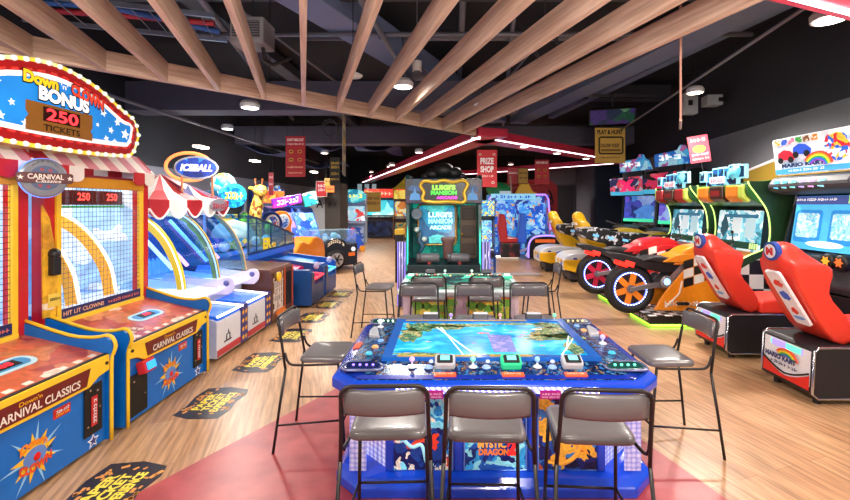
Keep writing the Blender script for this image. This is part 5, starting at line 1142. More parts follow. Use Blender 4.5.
P = rrect(.6,.42,.05,4,.02,.0); MB().tube([(x,-.012,z) for x,z in P],.022,6,closed=True).build('ticket_outline', M('#3a2c16',.5), pp); MB().plate(rect(.5,.06,.02,-.12),(0,-.006,0),t=.002).build('ticket_band', M('#8a6a2a',.5), pp)
poster(at(321.5,189,15),.40,.56,'#d02a2e',[('~4',.2,.6,.2,'#f8f0f0'),('~5',-.05,.6,.16,'#f8f0f0')],'small bright red poster above the brown booth',border='#f0e0d8')
poster(at(327.5,182,14.6),.20,.26,'#e8a83a',[('~3',.1,.7,.3,'#5a2a10')],'small yellow sign above the orange one near the brown booth')
poster(at(330,189,14.4),.28,.22,'#e8782a',[('~5',.0,.8,.3,'#5a2010')],'small orange sign beside the bright red poster')
poster(at(335,171,11.5),.27,.72,'#26241f',[('~6',.3,.8,.1,'#d8b03a'),('~7',.15,.8,.1,'#d8b03a'),('~5',-.1,.8,.1,'#c8a03a'),('~8',-.3,.8,.08,'#d8b03a')],'narrow black and gold poster hanging above the left aisle')
poster(at(344,145,8.5),.66,1.2,'#8a7a68',[('~7',.3,.8,.1,'#e8d8a0'),('~4',.05,.7,.18,'#e0b040'),('~6',-.2,.8,.12,'#e8d8a0')],'tall banner seen nearly edge-on below the middle of the header joist',rz=1.72)
poster(at(271,184,12.5),.14,.66,'#a83a42',[('~4',.3,.7,.1,'#f0e0e0'),('~5',.0,.7,.1,'#f0e0e0')],'very narrow red hanging strip above the giraffe game')
poster(at(523,176,14.5),.36,.54,'#b08a3a',[('~6',.2,.7,.14,'#3a2c16'),('~6',-.1,.7,.14,'#3a2c16')],'small golden poster left of the far red offer poster',border='#3a2c16')
poster(at(542,172,15),.5,.86,'#c0343a',[("DON'T MISS OUT",.38,.84,.09,'#f6e8e0')],'far red offer poster with icons under the right canopy edge',icons=[(-.22,.08,.24,'#e8b03a'),(.22,.08,.24,'#e8903a'),(-.22,-.18,.24,'#e8b03a'),(.22,-.18,.24,'#e8903a')])
poster(at(513,176,16),.4,.6,'#c84a4e',[('~7',.2,.8,.14,'#f6e8e0')],'pale red poster half hidden behind the small golden one')
poster(at(306,197,16),.3,.22,'#c8a860',[('~4',0,.7,.4,'#3a2a18')],'small tan sign far above the tilted screens')
poster(at(373,202,20.5),.75,.95,'#c89a3a',[('~6',.2,.8,.15,'#5a3a16'),('~7',-.05,.8,.15,'#5a3a16')],'far golden poster above the aqua screen game',)
t = thing('hanging_banner','long banner seen edge-on hanging at the right of the rafters','banner',(2.19,4.0,3.05),1.08)
MB().box(-.25,.25,-.008,.008,-.6,1.0).build('cloth', M('#c08a78',.5), t); MB().tube([(-.25,0,1.0),(.25,0,1.0)],.014,8).tube([(-.25,0,-.6),(.25,0,-.6)],.012,8).build('rod', M('#c8a090',.3,.5), t)
text('~4',(0,-.01,.4),.36,.14,M('#e8d8c8',.5),t); text('~5',(0,-.01,.1),.36,.14,M('#e8d8c8',.5),t); MB().tube([(0,0,1.0),(0,0,1.6)],.005,5).build('wire', DARK, t)

def wave_panel(px, py, Y, w, label, ph):
    t = thing('wave_panel', label, 'ceiling panel', at(px,py,Y), .3*ph, 'blue wave panels hanging in the far ceiling')
    m = MB(); R = []
    for k in range(17):
        x = -w/2+w*k/16; z = .16*math.sin(k*.42+ph); dd = .5*math.sin(PI*(k+1)/18)+.1
        R.append([Vector((x,-dd,z)),Vector((x,dd,z+.06)),Vector((x,dd,z+.09)),Vector((x,-dd,z+.03))])
    m.loft(R).build('panel', M('#46507c',.5,noise=.1), t, smooth=False)
    for q in (-w*.3,w*.3): MB().tube([(q,0,.05),(q,0,1.1)],.005,5).build('wire', DARK, t)
wave_panel(262,152,13.0,2.2,'pale blue wave panel nearest the red offer poster',0)
wave_panel(328,148,15.0,2.2,'blue wave panel behind the middle hanging banner',1.5)
wave_panel(322,166,16.5,2.2,'blue wave panel lowest over the left aisle',2.6)
wave_panel(380,150,15.6,2.4,'blue wave panel over the left canopy edge',3.6)
# ------------------------------------------------------------------ right hand row (players face +x): local -y looks into the aisle
KRED = M('#e03a28',.38,coat=.15,nscale=6,noise=.08)
def racing_seat(t, prof, headz, w, hw, mat, y0=0.0):
    m = MB(); R = []
    cx = sum(p[0] for p in prof)/len(prof); cz = sum(p[1] for p in prof)/len(prof)
    for x in (-w,-w*.96,-w*.72,-w*.45,0,w*.45,w*.72,w*.96,w):
        ring = []; ax = abs(x)
        for y,z in prof:
            if ax > hw*.9 and z > headz: z = headz+(z-headz)*.12; y = y if y > 0 else y*.6
            if ax > w*.98: y = cx+(y-cx)*.86; z = cz+(z-cz)*.9
            ring.append(Vector((x,y+y0,z)))
        R.append(ring)
    m.loft(R); return m.build('seat_back', mat, t, smooth=True, subd=1)
SEATP = [(-.15,1.22),(-.15,1.31),(-.09,1.37),(.04,1.37),(.10,1.28),(.24,1.20),(.28,1.11),(.18,.92),(.33,.79),(.44,.64),(.45,.48),(.26,.47),(.12,.70),(-.07,1.03)]
def kart_machine(Yc, label):
    t = thing('kart_racing_machine', label, 'arcade machine', (3.1,Yc,0), -PI/2, 'kart racing machines with red seats')
    h = .29
    base = [(0,.10),(.02,.46),(.06,.49),(1.2,.49),(1.2,.06),(.05,.06)]
    pb = MB().prism(base,'x',-h,h).build('pod_base', M('#1c1b20',.5,noise=.3,nscale=60), t, .01)
    for s in (-1,1): MB().tube([(s*h,p[0],p[1]) for p in base],.011,6,closed=True).build('metal_trim', CHROME, pb, smooth=True)
    for x in (-.22,.22):
        for y in (.1,1.0): MB().lathe([(.03,0),(.03,.06)],(x,y,0),n=12).build('foot', BLACK, pb)
    up = Vector((0,.02,.36)).normalized()
    pn = MB().plate([(-.26,.15),(.26,.15),(.26,.45),(-.26,.45)],(0,-.004,0),(1,0,0),(0,.055,1),.006).build('rear_panel', M('#e4e4ea',.35), t)
    MB().plate([(-.26,.12),(.26,.12),(.26,.25)]+[(.26-.52*k/10,.15+.10*abs(.5-k/10)**1.5*2.6) for k in range(11)],(0,-.012,0),(1,0,0),(0,.055,1),.004).build('red_wave', M('#d8241c',.35), pn)
    MB().tube([(.26-.52*k/10,-.008,.17+.10*abs(.5-k/10)**1.5*2.6) for k in range(11)],.008,5).build('black_line', BLACK, pn)
    MB().plate(rect(.36,.05,0,.415),(0,-.012,0),(1,0,0),(0,.055,1),.004).build('led_bar', STRIPE('#5ff0c0','#9a8af0',3,'X',1.0), pn)
    text('MARIO KART',(-.04,.0,.30),.36,.05,M('#1a2a6a',.4),pn,(1,0,0),(0,.055,1),bold=.06,lift=.016); text('~9',(.0,.0,.245),.3,.03,M('#1a2a6a',.4),pn,(1,0,0),(0,.055,1),lift=.016)
    for k,c in enumerate(('#e03a2a','#f0a02a','#f0e03a','#3fb04a','#2f6ad8')):
        MB().tube([(.02+(.13-.014*k)*math.cos(a),-.008,.29+(.1-.014*k)*math.sin(a)) for a in [.2+PI*.75*j/10 for j in range(11)]],.007,5).build('rainbow_stripe', M(c,.4), pn)
    s = racing_seat(t, SEATP, 1.18, .215, .14, KRED)
    MB().prism([(p.x,p.y) for p in curve([(.42,.49),(.42,.60),(.5,.635),(.9,.65),(.98,.61),(.96,.49)],3)],'x',-.24,.24).build('seat_cushion', KRED, t, .03)
    un = Vector((0,-.34,.55)).normalized()
    MB().plate(rrect(.17,.56,.02,3),(.05,.0,.875),(1,0,0),un,.024).build('back_stripe', M('#e8e4ea',.4), s)
    for k,(z,c,w,hh) in enumerate([(.12,'#d8281c',.09,.08),(.02,'#2f5ac8',.1,.1),(-.1,'#d8281c',.07,.07),(-.16,'#6fa0e0',.12,.04)]):
        MB().plate(blob(0,0,w/2,hh/2,random.Random(k+2),14,.25),Vector((.05,.0,.875))+un*z*1.3,(1,0,0),un,.028).build('stripe_art', M(c,.4), s)
    n2 = Vector((0,-1,-.1)); 
    MB().plate(oval(.17,.17,24),(.03,-.115,1.285),(1,0,0),(0,-.05,1),.045).build('badge_ring', M('#2a4aa0',.35), s); MB().plate(oval(.125,.125,24),(.03,-.118,1.285),(1,0,0),(0,-.05,1),.047).build('badge_disc', M('#f0eef2',.35), s)
    text('M',(.03,-.118,1.285),.08,.07,M('#d8241c',.4),s,(1,0,0),(0,-.05,1),bold=.06,lift=.05)
    before = set(bpy.data.objects)
    # screen cabinet
    for sg in (-1,1):
        sp = MB().prism([(1.0,.03),(.95,.75),(1.02,1.1),(1.22,1.85),(1.05,2.06),(1.9,2.06),(1.9,.03)],'x',sg*.54-.015,sg*.54+.015).build('side_panel', ART(['#26262c','#3a3a44','#b8302a','#1a1a20'],3,0,.4,.6), t, .004)
        MB().tube([(sg*.54,.99,.2),(sg*.54,.93,.75),(sg*.54,1.0,1.1)],.01,6).build('edge_light', GLOW('#6f8aff',1.4), sp)
    MB().prism([(1.0,.03),(.98,.70),(1.9,.70),(1.9,.03)],'x',-.52,.52).build('lower_body', M('#1c1c22',.45), t)
    MB().prism([(.95,.72),(.92,.80),(1.02,1.10),(1.25,1.16),(1.4,.72)],'x',-.52,.52).build('dash', M('#34343c',.4), t, .02)
    w = MB().torus((0,.80,.98),.15,.02,(0,-1,.35)).build('steering_wheel', M('#3a3a42',.4), t, smooth=True); MB().tube([(0,.80,.98),(0,.98,.94)],.03,10).build('steering_column', BLACK, w)
    MB().lathe([(.05,0),(.055,.02)],(0,.79,.985),(0,-1,.35),16).build('wheel_hub', M('#f0c030',.35), w)
    for x,c in ((.26,'#f0a030'),(.42,'#f06a30'),(-.30,'#f0a030')):
        q = MB().lathe([(.07,.0),(.085,.03),(.08,.1),(.05,.16)],(x,.88,1.08),(0,1,0),18).build('exhaust_lamp', BLACK, t, smooth=True)
        MB().plate(star(.055,.03,6,0,x,1.08),(0,.88,0),t=.006).build('lamp_star', M(c,.3,emit=.8), q)
    for k in range(4): MB().cbox((-.4+.2*k,.93,.86),(.13,.02,.1),(-.2,0,0)).build('item_card', ART([['#d8c8b0','#e87a4a','#4a8ad0'],['#c8d8e0','#4fb06a','#e8d04a']][k%2],22,.15,.3,.3), t, .004)
    un = Vector((0,.16,1)).normalized()
    sc = MB().plate(rrect(.98,.66,.02,3),(0,1.16,1.48),(1,0,0),un,.02).build('screen', M('#4fb8e8',.25,emit=.8), t)
    MB().plate(rect(.98,.1,0,.28),(0,1.137,1.48),(1,0,0),un,.004).build('screen_header', M('#4a5aa0',.25,emit=.6), sc)
    text('~22',(-.15,1.18,1.76),.56,.035,M('#f4f8ff',.3,emit=.8),sc,(1,0,0),un,lift=.05)
    for x,c in ((-.27,'#c8e8f8'),(.22,'#a8e0f0')):
        MB().plate(rrect(.38,.40,.04,3,x,-.04),(0,1.137,1.48),(1,0,0),un,.005).build('screen_card', M('#2f8fd8',.25,emit=.7), sc); MB().plate(rrect(.31,.30,.03,3,x,-.03),(0,1.13,1.48),(1,0,0),un,.005).build('map_picture', ART(['#8fd8f0','#d8f4fa','#b0e4f4','#6fc0e0'],16,.8,.25,.6), sc)
    MB().plate(oval(.5,.08,20,0,-.25),(0,1.13,1.48),(1,0,0),un,.006).build('screen_oval', M('#e8f4fa',.25,emit=.8), sc)
    MB().plate(rect(.26,.1,.36,.29),(0,1.13,1.48),(1,0,0),un,.006).build('screen_corner', ART(['#b8f0a0','#8fd870','#e8f8d0'],24,.8), sc)
    hood = MB().prism([(p.x,p.y) for p in curve([(1.2,1.83),(1.0,1.84),(.86,1.90),(.88,2.0),(1.05,2.07),(1.9,2.1),(1.9,1.83)],3)],'x',-.55,.55).build('hood', M('#3c3c44',.5), t, .01)
    for k,c in enumerate(('#5fc8f0','#6fd8e8','#7fe0d8','#b8a8f0','#d8a0e0','#8fe0f0')):
        MB().cbox((-.42+.13*k,.865,1.955),(.085,.02,.1),(-.1,.12,0)).build('hood_tile', M(c,.25,emit=.8), hood, .008)
    mq = MB().plate(rrect(1.1,.46,.03,3,0,0),(0,1.08,2.31),(1,0,0),(0,-.12,1),.03).build('marquee', ART(['#eef2fa','#dfe8f6','#f6f8fc','#c8d8f0'],4,.5,.3,.5), t, .005)
    MB().plate(rect(1.08,.06,0,-.19),(0,1.045,2.31),(1,0,0),(0,-.12,1),.004).build('marquee_strip', M('#4fb0e0',.3,emit=.5), mq)
    text('MARIO KART',(-.1,1.045,2.19),.62,.05,M('#1a3a6a',.3,emit=.2),mq,(1,0,0),(0,-.12,1),bold=.06,lift=.006); text('~14',(-.05,1.05,2.125),.5,.03,M('#f4f8fc',.3,emit=.6),mq,(1,0,0),(0,-.12,1),lift=.012)
    for k,c in enumerate(('#e8b030','#3f6ad8','#f08ab0','#3fa84a','#8a5a30','#d8903a')): MB().plate(rrect(.085,.07,.01,2,-.46+.11*k,.175),(0,1.045,2.31),(1,0,0),(0,-.12,1),.006).build('icon_tile', ART([c,'#f0e8d8',c],26,.4,.3,.2), mq)
    for k,c in enumerate(('#e03a2a','#f0902a','#f0e03a','#3fb04a','#2f6ad8','#8a4ac0')):
        MB().tube([(.12+(.19-.018*k)*math.cos(a),1.035,2.15+(.16-.018*k)*math.sin(a)) for a in [.15+PI*.8*j/12 for j in range(13)]],.011,5).build('rainbow_stripe', M(c,.35,emit=.5), mq)
    for (x,z,c,c2) in ((-.34,.0,'#d8243a','#1a1a20'),(-.1,.05,'#2f5ad8','#1a1a20')):
        kt = MB().plate([(x-.13,z-.04),(x-.12,z+.04),(x-.03,z+.08),(x+.06,z+.06),(x+.13,z+.0),(x+.11,z-.06)],(0,1.045,2.31),(1,0,0),(0,-.12,1),.008).build('kart_picture', M(c,.35,emit=.45), mq)
        for dx in (-.09,.07): MB().plate(oval(.08,.08,16,x+dx,z-.05),(0,1.04,2.31),(1,0,0),(0,-.12,1),.008).build('kart_wheel', M(c2,.4), kt)
    MB().plate(blob(.36,.03,.16,.16,random.Random(9),26,.12),(0,1.04,2.31),(1,0,0),(0,-.12,1),.006).build('swirl_art', ART(['#d8283a','#2f6ad8','#f0c040','#e8f0fa'],8,.5,.3,.7), mq)
    MB().cbox((.42,.98,2.0),(.2,.1,.1)).build('hood_camera', BLACK, hood, .01)
    for ob in set(bpy.data.objects)-before:
        if ob.parent == t: ob.location.y = .12 if ob == mq else .24
    return t
kart_machine(5.03,'farther kart machine whose long seat pod stands beside the motorbikes, under the racing marquee')
kart_machine(3.92,'nearest kart machine with red seat at the right edge of the photo')

def moto_machine(Yc, col, col2, accent, label, dark):
    t = thing('motorbike_machine', label, 'arcade machine', (2.72,Yc,0), -PI/2, 'motorbike racing machines')
    PNT = M(col,.3,coat=.4); BK = M('#17171b',.45); SV = M('#9a9da6',.3,.7)
    # platform with green glow
    pl = MB().box(-.38,.38,.12,1.7,.04,.16).build('platform', BK, t, .008)
    MB().box(-.385,.385,.115,1.0,.155,.165).build('platform_top', CHECK('#e8e8e8','#1a1a1e',9), pl)
    text('~9',(0,.119,.10),.66,.08,M('#c8b8b0',.4),pl)
    MB().tube([(-.34,.17,.02),(.34,.17,.02),(.34,1.6,.02)],.014,6).build('glow_strip', GLOW('#9aff3a',7), pl)
    # rear wheel
    cz = .47
    w = MB().torus((0,0,cz),.30,.068,(1,0,0),36,10).build('tyre', M('#141417',.6), t, smooth=True)
    for s in (-1,1):
        MB().torus((s*.045,0,cz),.235,.012,(1,0,0),36,6).build('led_ring', GLOW('#5f7aff',2.6), w, smooth=True)
        m = MB()
        for k in range(36): a = 2*PI*k/36; m.ball((s*.058,.235*math.cos(a),cz+.235*math.sin(a)),.0085,6)
        m.build('led_dots', GLOW('#f4f8ff',4), w)
    MB().lathe([(.225,-.035),(.225,.035)],(0,0,cz),(1,0,0),32).build('rim', M('#2a1a1e',.35,.2), w)
    m = MB()
    for k in range(6):
        a = k*PI/3+.3; m.cbox((.042,.13*math.cos(a),cz+.13*math.sin(a)),(.02,.2,.085),(a,0,0))
    m.build('spokes', M(col2,.3,.2,emit=.15), w); MB().lathe([(.06,-.06),(.06,.06)],(0,0,cz),(1,0,0),18).build('hub', SV, w)
    for s in (-1,1):
        MB().prism([(-.03,cz+.03),(-.03,cz-.03),(.35,.50),(.62,.48),(.66,.62),(.35,.58)],'x',s*.1-.016,s*.1+.016).build('swingarm', SV, t, .006)
        MB().prism([(.38,.52),(.7,.86),(.78,.84),(.62,.6),(1.0,.8),(1.02,.74),(.6,.44)],'x',s*.15-.014,s*.15+.014).build('frame_rail', SV, t, .005)
        d = MB().lathe([(.085,0),(.085,.02),(.06,.03)],(s*.165,.46,.60),(s,0,0),20).build('round_lamp', SV, t); MB().lathe([(.05,.03),(.03,.034)],(s*.165,.46,.60),(s,0,0),16).build('lamp_glow', GLOW('#8fc8ff',2.2), d)
        fa = MB().prism([(p.x,p.y) for p in curve([(.27,.20),(.40,.42),(.60,.66),(.8,.86),(1.1,1.0),(1.5,.9),(1.55,.3),(1.2,.18),(.27,.20)],3)],'x',s*.2-.02,s*.2+.02).build('side_fairing', PNT, t, .01)
        x1 = s*.2+s*.021; u = (0,s,0)
        m = MB(); mi = 0
        for i in range(4):
            for j in range(3):
                yy = .68+.15*i; zz = .52+.13*j+.05*i
                if (i+j)%2 == 0 and zz < .86: m.plate([(s*(yy),zz),(s*(yy+.14),zz+.04),(s*(yy+.14),zz+.16),(s*yy,zz+.12)] if s>0 else [(-(yy+.14),zz+.04),(-yy,zz),(-yy,zz+.12),(-(yy+.14),zz+.16)],(x1,0,0),u,(0,0,1),.003)
        m.build('black_checks', M('#1a1a1c',.35), fa)
        m = MB()
        for i in range(4):
            for j in range(3):
                yy = .68+.15*i; zz = .52+.13*j+.05*i
                if (i+j)%2 == 1 and zz < .86: m.plate([(s*(yy),zz),(s*(yy+.14),zz+.04),(s*(yy+.14),zz+.16),(s*yy,zz+.12)] if s>0 else [(-(yy+.14),zz+.04),(-yy,zz),(-yy,zz+.12),(-(yy+.14),zz+.16)],(x1,0,0),u,(0,0,1),.003)
        m.build('white_checks', M('#e8e6e2',.35), fa)
        text('~9',(x1,.66,.30),.5,.075,M('#f0ece4',.4) if not dark else M('#f0e0e0',.4),fa,u,(0,.0,1),bold=.05,shear=.25)
        MB().tube([(x1,.42,.24),(x1,.62,.44),(x1,.66,.62)],.014,6).build('white_swoosh', M('#e8dccc',.35), fa)
        fl = MB().cbox((s*.21,1.18,.60),(.05,.2,.07),(.25,0,0)).build('side_lamp', GLOW('#ff2a2a',1.6), fa, .012)
        MB().cbox((s*.22,.66,.30),(.1,.16,.04)).build('foot_peg', BK, t, .008)
    MB().prism([(p.x,p.y) for p in curve([(-.34,1.0),(-.30,.93),(.05,.82),(.4,.72),(.6,.74),(.72,.84),(.58,.88),(.35,.86),(.1,.93),(-.2,1.0),(-.34,1.0)],3)],'x',-.13,.13).build('tail', BK, t, .025)
    MB().prism([(p.x,p.y) for p in curve([(.12,.90),(.35,.87),(.6,.84),(.7,.88),(.6,.93),(.3,.955),(.12,.90)],3)],'x',-.15,.15).build('saddle', M('#26262a',.5), t, .03)
    MB().cbox((0,-.12,.84),(.2,.14,.07),(-.3,0,0)).build('tail_lamp', GLOW('#ff2418',3), t, .015)
    for s in (-1,1): MB().cbox((s*.135,-.05,.85),(.02,.14,.07),(-.3,0,0)).build('tail_lamp_side', GLOW('#ff2418',3), t, .008)
    MB().prism([(p.x,p.y) for p in curve([(.58,.84),(.66,1.0),(.85,1.10),(1.2,1.12),(1.4,1.02),(1.35,.85),(.58,.84)],3)],'x',-.17,.17).build('tank', PNT, t, .04)
    MB().prism([(p.x,p.y) for p in curve([(.42,.88),(.6,.98),(.85,1.0),(1.05,.93),(.95,.87),(.42,.88)],3)],'x',-.185,.185).build('knee_pad', PNT, t, .02)
    hb = MB().tube([(-.34,1.28,1.12),(-.18,1.42,1.14),(.18,1.42,1.14),(.34,1.28,1.12)],.017,8).build('handlebar', BK, t, smooth=True)
    for s in (-1,1): MB().tube([(s*.3,1.31,1.12),(s*.42,1.2,1.11)],.024,8).build('grip', BK, hb); MB().tube([(s*.2,1.4,1.14),(s*.3,1.32,1.3)],.008,6).ball((s*.3,1.32,1.32),.035,8,(1,.4,.7)).build('mirror', BK, hb)
    # cabinet
    GRN = '#2f6a2a' if not dark else '#1f4a2a'
    sprof = [(p.x,p.y) for p in curve([(1.22,.05),(1.17,.45),(1.15,.85),(1.32,1.0),(1.58,1.12),(1.65,1.3),(1.62,1.6),(1.5,1.8),(1.38,1.96),(1.36,2.02)],4)]+[(2.35,2.02),(2.35,.05)]
    for s in (-1,1):
        sp = MB().prism(sprof,'x',s*.58-.015,s*.58+.015).build('side_panel', M('#24442a',.35,noise=.2,nscale=4), t, .004)
        MB().tube([(s*.58,p[0]-.012,p[1]) for p in sprof[:-2]],.010,6).build('neon_edge', GLOW('#d0ff8a',1.3), sp, smooth=True)
        MB().plate([(s*a,b) for a,b in ([(-.28,-.5),(.5,-.5),(.5,.36),(.2,.36),(-.02,.28),(-.26,.14)][::s])],(s*.58+s*.02,1.45,.68),(0,s,0),(0,0,1),.004).build('check_panel', CHECK('#e4e2dc','#1c1c1e',5.2), sp); text('mo',(s*.605,1.66,.70),.2,.1,M('#b8202a',.4),sp,(0,s,0),(0,0,1),bold=.05,shear=.25,lift=.006)
    MB().box(-.56,.56,1.5,2.3,.05,.95).build('lower_body', M('#1d1f1d',.45), t)
    MB().prism([(1.38,.72),(1.32,.92),(1.6,1.06),(1.8,.72)],'x',-.56,.56).build('dash', PNT, t, .02)
    MB().plate(rect(1.1,.9),(0,1.82,1.42),(1,0,0),(0,.1,1),.02).build('screen_surround', M('#0e1416',.4), t)
    sc = MB().plate(rrect(.92,.60,.02,3),(0,1.62,1.32),(1,0,0),(0,.12,1),.02).build('screen', ART(['#8fd8e8','#c8ecf4','#5fb0c8','#e8f6fa','#3f8aa0'],7,.9,.25,.8,seed=int(Yc*3)), t)
    un = Vector((0,.12,1)).normalized()
    for (x,z,wd,hh,c) in ((-.3,.05,.16,.3,'#2f5a6a'),(-.02,.08,.2,.24,'#d8f0f8'),(.26,.05,.2,.28,'#b8e0ec'),(0,-.2,.84,.1,'#1f4a3a'),(.05,.22,.7,.05,'#3a7a9a')):
        MB().plate(blob(x,z,wd/2,hh/2,random.Random(int(x*50)),14,.3) if wd<.18 else rect(wd,hh,x,z),(0,1.597,1.32),(1,0,0),un,.003).build('screen_shape', M(c,.25,emit=.6), sc)
    text('~10',(-.08,1.59,1.11),.6,.07,M('#e8f4e0',.3,emit=.9),sc,(1,0,0),un,bold=.04,lift=.008)
    for k in range(4): MB().plate(rect(.03,.08,.3+.045*k,-.2),(0,1.594,1.32),(1,0,0),un,.004).build('screen_bar', M('#c8f0a0',.3,emit=.8), sc)
    # orange hood with blocks
    hd = MB().prism([(p.x,p.y) for p in curve([(1.62,1.68),(1.5,1.72),(1.36,1.82),(1.34,1.95),(1.45,2.01),(2.3,2.05),(2.3,1.68)],3)],'x',-.57,.57).build('hood', M(GRN,.35,coat=.3), t, .01)
    for x,w_,c in ((-.38,.24,accent),(-.05,.3,'#3a2018'),(.3,.26,accent),(.48,.1,'#c8e05a'),(-.5,.06,'#c8e05a')):
        MB().prism([(1.4,1.73),(1.3,1.80),(1.3,1.97),(1.42,1.99),(1.55,1.9)],'x',x-w_/2,x+w_/2).build('hood_block', M(c,.35,emit=.15,coat=.3), hd, .02)
    MB().plate(rect(.2,.08,-.05,1.87),(0,1.3,0),t=.006).build('hood_plate', M('#8a1f1f',.35,emit=.2), hd)
    # block sign
    mq = thing_parts = MB()
    cells = [(-.46,.08,.12,.22),(-.26,.06,.12,.22),(-.13,.12,.13,.24),(0.0,.10,.13,.28),(.13,.11,.12,.24),(.27,.13,.18,.28),(.42,.12,.16,.26),(-.28,-.14,.14,.18),(-.1,-.08,.22,.16),(.1,-.1,.2,.18),(.26,-.06,.16,.2),(-.16,-.2,.14,.12)]
    m = MB()
    for x,z,wd,hh in cells: m.cbox((x,1.38,2.09+z*.62),(wd+.022,.05,hh*.66+.022))
    b = m.build('marquee', M('#9fe8fa',.3,emit=.7), t, .006)
    m = MB()
    for x,z,wd,hh in cells: m.plate(rect(wd-.02,hh*.66-.02,x,2.09+z*.62),(0,1.355,0),t=.004)
    m.build('sign_tiles', ART(['#0f3a6a','#2f8ac8','#0a1c3a','#8fd8f0','#1f5a9a','#123048'],9,.6,.3,.4), b)
    MB().cbox((-.08,1.35,2.07),(.34,.02,.10)).build('sign_title', M('#f0f4fa',.3,emit=.5), b); text('~6',(-.08,1.34,2.07),.28,.06,M('#d84a7a',.3,emit=.5),b)
    MB().plate(blob(.3,2.16,.13,.09,random.Random(5),18,.3),(0,1.345,0),t=.01).build('rider_shape', M('#5fc8e0',.3,emit=.6), b, smooth=True)
    MB().box(-.3,.3,1.41,1.48,1.98,2.14).build('sign_bracket', DARK, b)
    return t
moto_machine(6.35,'#f0901e','#f08a2a','#e88a2a','orange checkered motorbike machine beside the red kart seats',False)
moto_machine(7.72,'#c8202a','#c8284a','#a82028','red motorbike machine behind the orange checkered one',True)
sg = poster(at(699,149,7.35),.31,.46,'#c8384a',[('~4',.34,.7,.12,'#f8e8d0'),('~8',-.36,.8,.07,'#f8e8d0'),('~6',-.2,.8,.08,'#8fd0f0')],'tilted red placard on a stick above the motorbike machines',rz=-.3,tilt=-.14,rod=False,name='placard')
MB().plate(oval(.2,.13,18,0,0),(0,-.004,0),t=.003).build('placard_art', M('#f0b03a',.4,emit=.15), sg); MB().tube([(0,0,-.23),(.02,.02,-.55)],.01,6).build('stick', DARK, sg)

# jungle style twin screens with leaning signs
def mx_machine(loc, seed, label):
    t = thing('offroad_machine', label, 'arcade machine', loc, -PI/2+.5, 'off-road cabinets with leaning signs')
    for s in (-1,1): MB().prism([(0,.03),(0,.9),(.25,1.2),(.32,1.9),(.0,2.0),(-.1,2.45),(.2,2.5),(.9,2.45),(.9,.03)],'x',s*.5-.015,s*.5+.015).build('side_panel', M('#14241c',.4), t, .005)
    MB().box(-.48,.48,.1,.88,.03,1.15).build('lower_body', M('#14161a',.45), t)
    f = MB().plate(rect(.9,.68),(0,.32,1.6),(1,0,0),(0,.1,1),.02).build('screen', ART(['#2f5ac8','#4f90e8','#6a5ad8','#8fb0f0','#1a2a7a','#3f4ab8'],3,.55,.25,.9,seed=seed), t)
    MB().plate(rect(.9,.08,0,-.3),(0,.29,1.6),(1,0,0),(0,.1,1),.004).build('screen_band', M('#3fd8a0',.3,emit=.8), f)
    MB().box(-.48,.48,.36,.86,1.9,2.4).build('hood', M('#101418',.4), t)
    mq = MB().plate([(-.54,-.24),(.5,-.2),(.54,.24),(-.5,.2)],(-.05,-.1,2.2),(1,0,0),(0,-.2,1),.03).build('marquee', ART(['#b8c0d8','#c82a5a','#101018','#e05a7a','#1f2a5a','#d84a5a'],6,.45,.3,.6,seed=seed+3), t, .005)
    text('X',(-.02,-.14,2.2),.5,.3,M('#e8246a',.3,emit=.8),mq,(1,0,.05),(0,-.2,1),bold=.1,lift=.006)
    MB().plate(rect(1.0,.1,-.02,-.2),(-.05,-.135,2.2),(1,0,0),(0,-.2,1),.004).build('marquee_band', M('#3fb0d8',.3,emit=.6), mq)
    tp = MB().plate([(-.45,-.16),(.5,-.13),(.44,.10),(.34,.15),(.3,.25),(.2,.27),(.12,.17),(-.42,.12)],(.14,-.04,2.72),(1,0,0),(0,-.2,1),.05).build('topper_sign', ART(['#3fa8e0','#6fc8f0','#1f6ac8','#9fd8f4','#a85a98','#2f8ad8'],6,.55,.3,.6,seed=seed+5), t, .006)
    text('~3',(.08,-.095,2.75),.5,.12,M('#f4faff',.3,emit=.9),tp,(1,0,0),(0,-.2,1),shear=.3,bold=.08,lift=.006)
    MB().box(-.3,.3,.05,.12,2.4,2.7).build('topper_bracket', DARK, t)
    MB().cbox((0,-.1,1.12),(.8,.3,.1),(.2,0,0)).build('dash', M('#23262c',.4), t, .02)
    return t
mx_machine((4.95,9.5,0),1,'nearer off-road cabinet with pink lettered sign, behind the motorbikes')
mx_machine((4.85,11.2,0),6,'farther off-road cabinet with pink lettered sign, beside the dark blue wall')
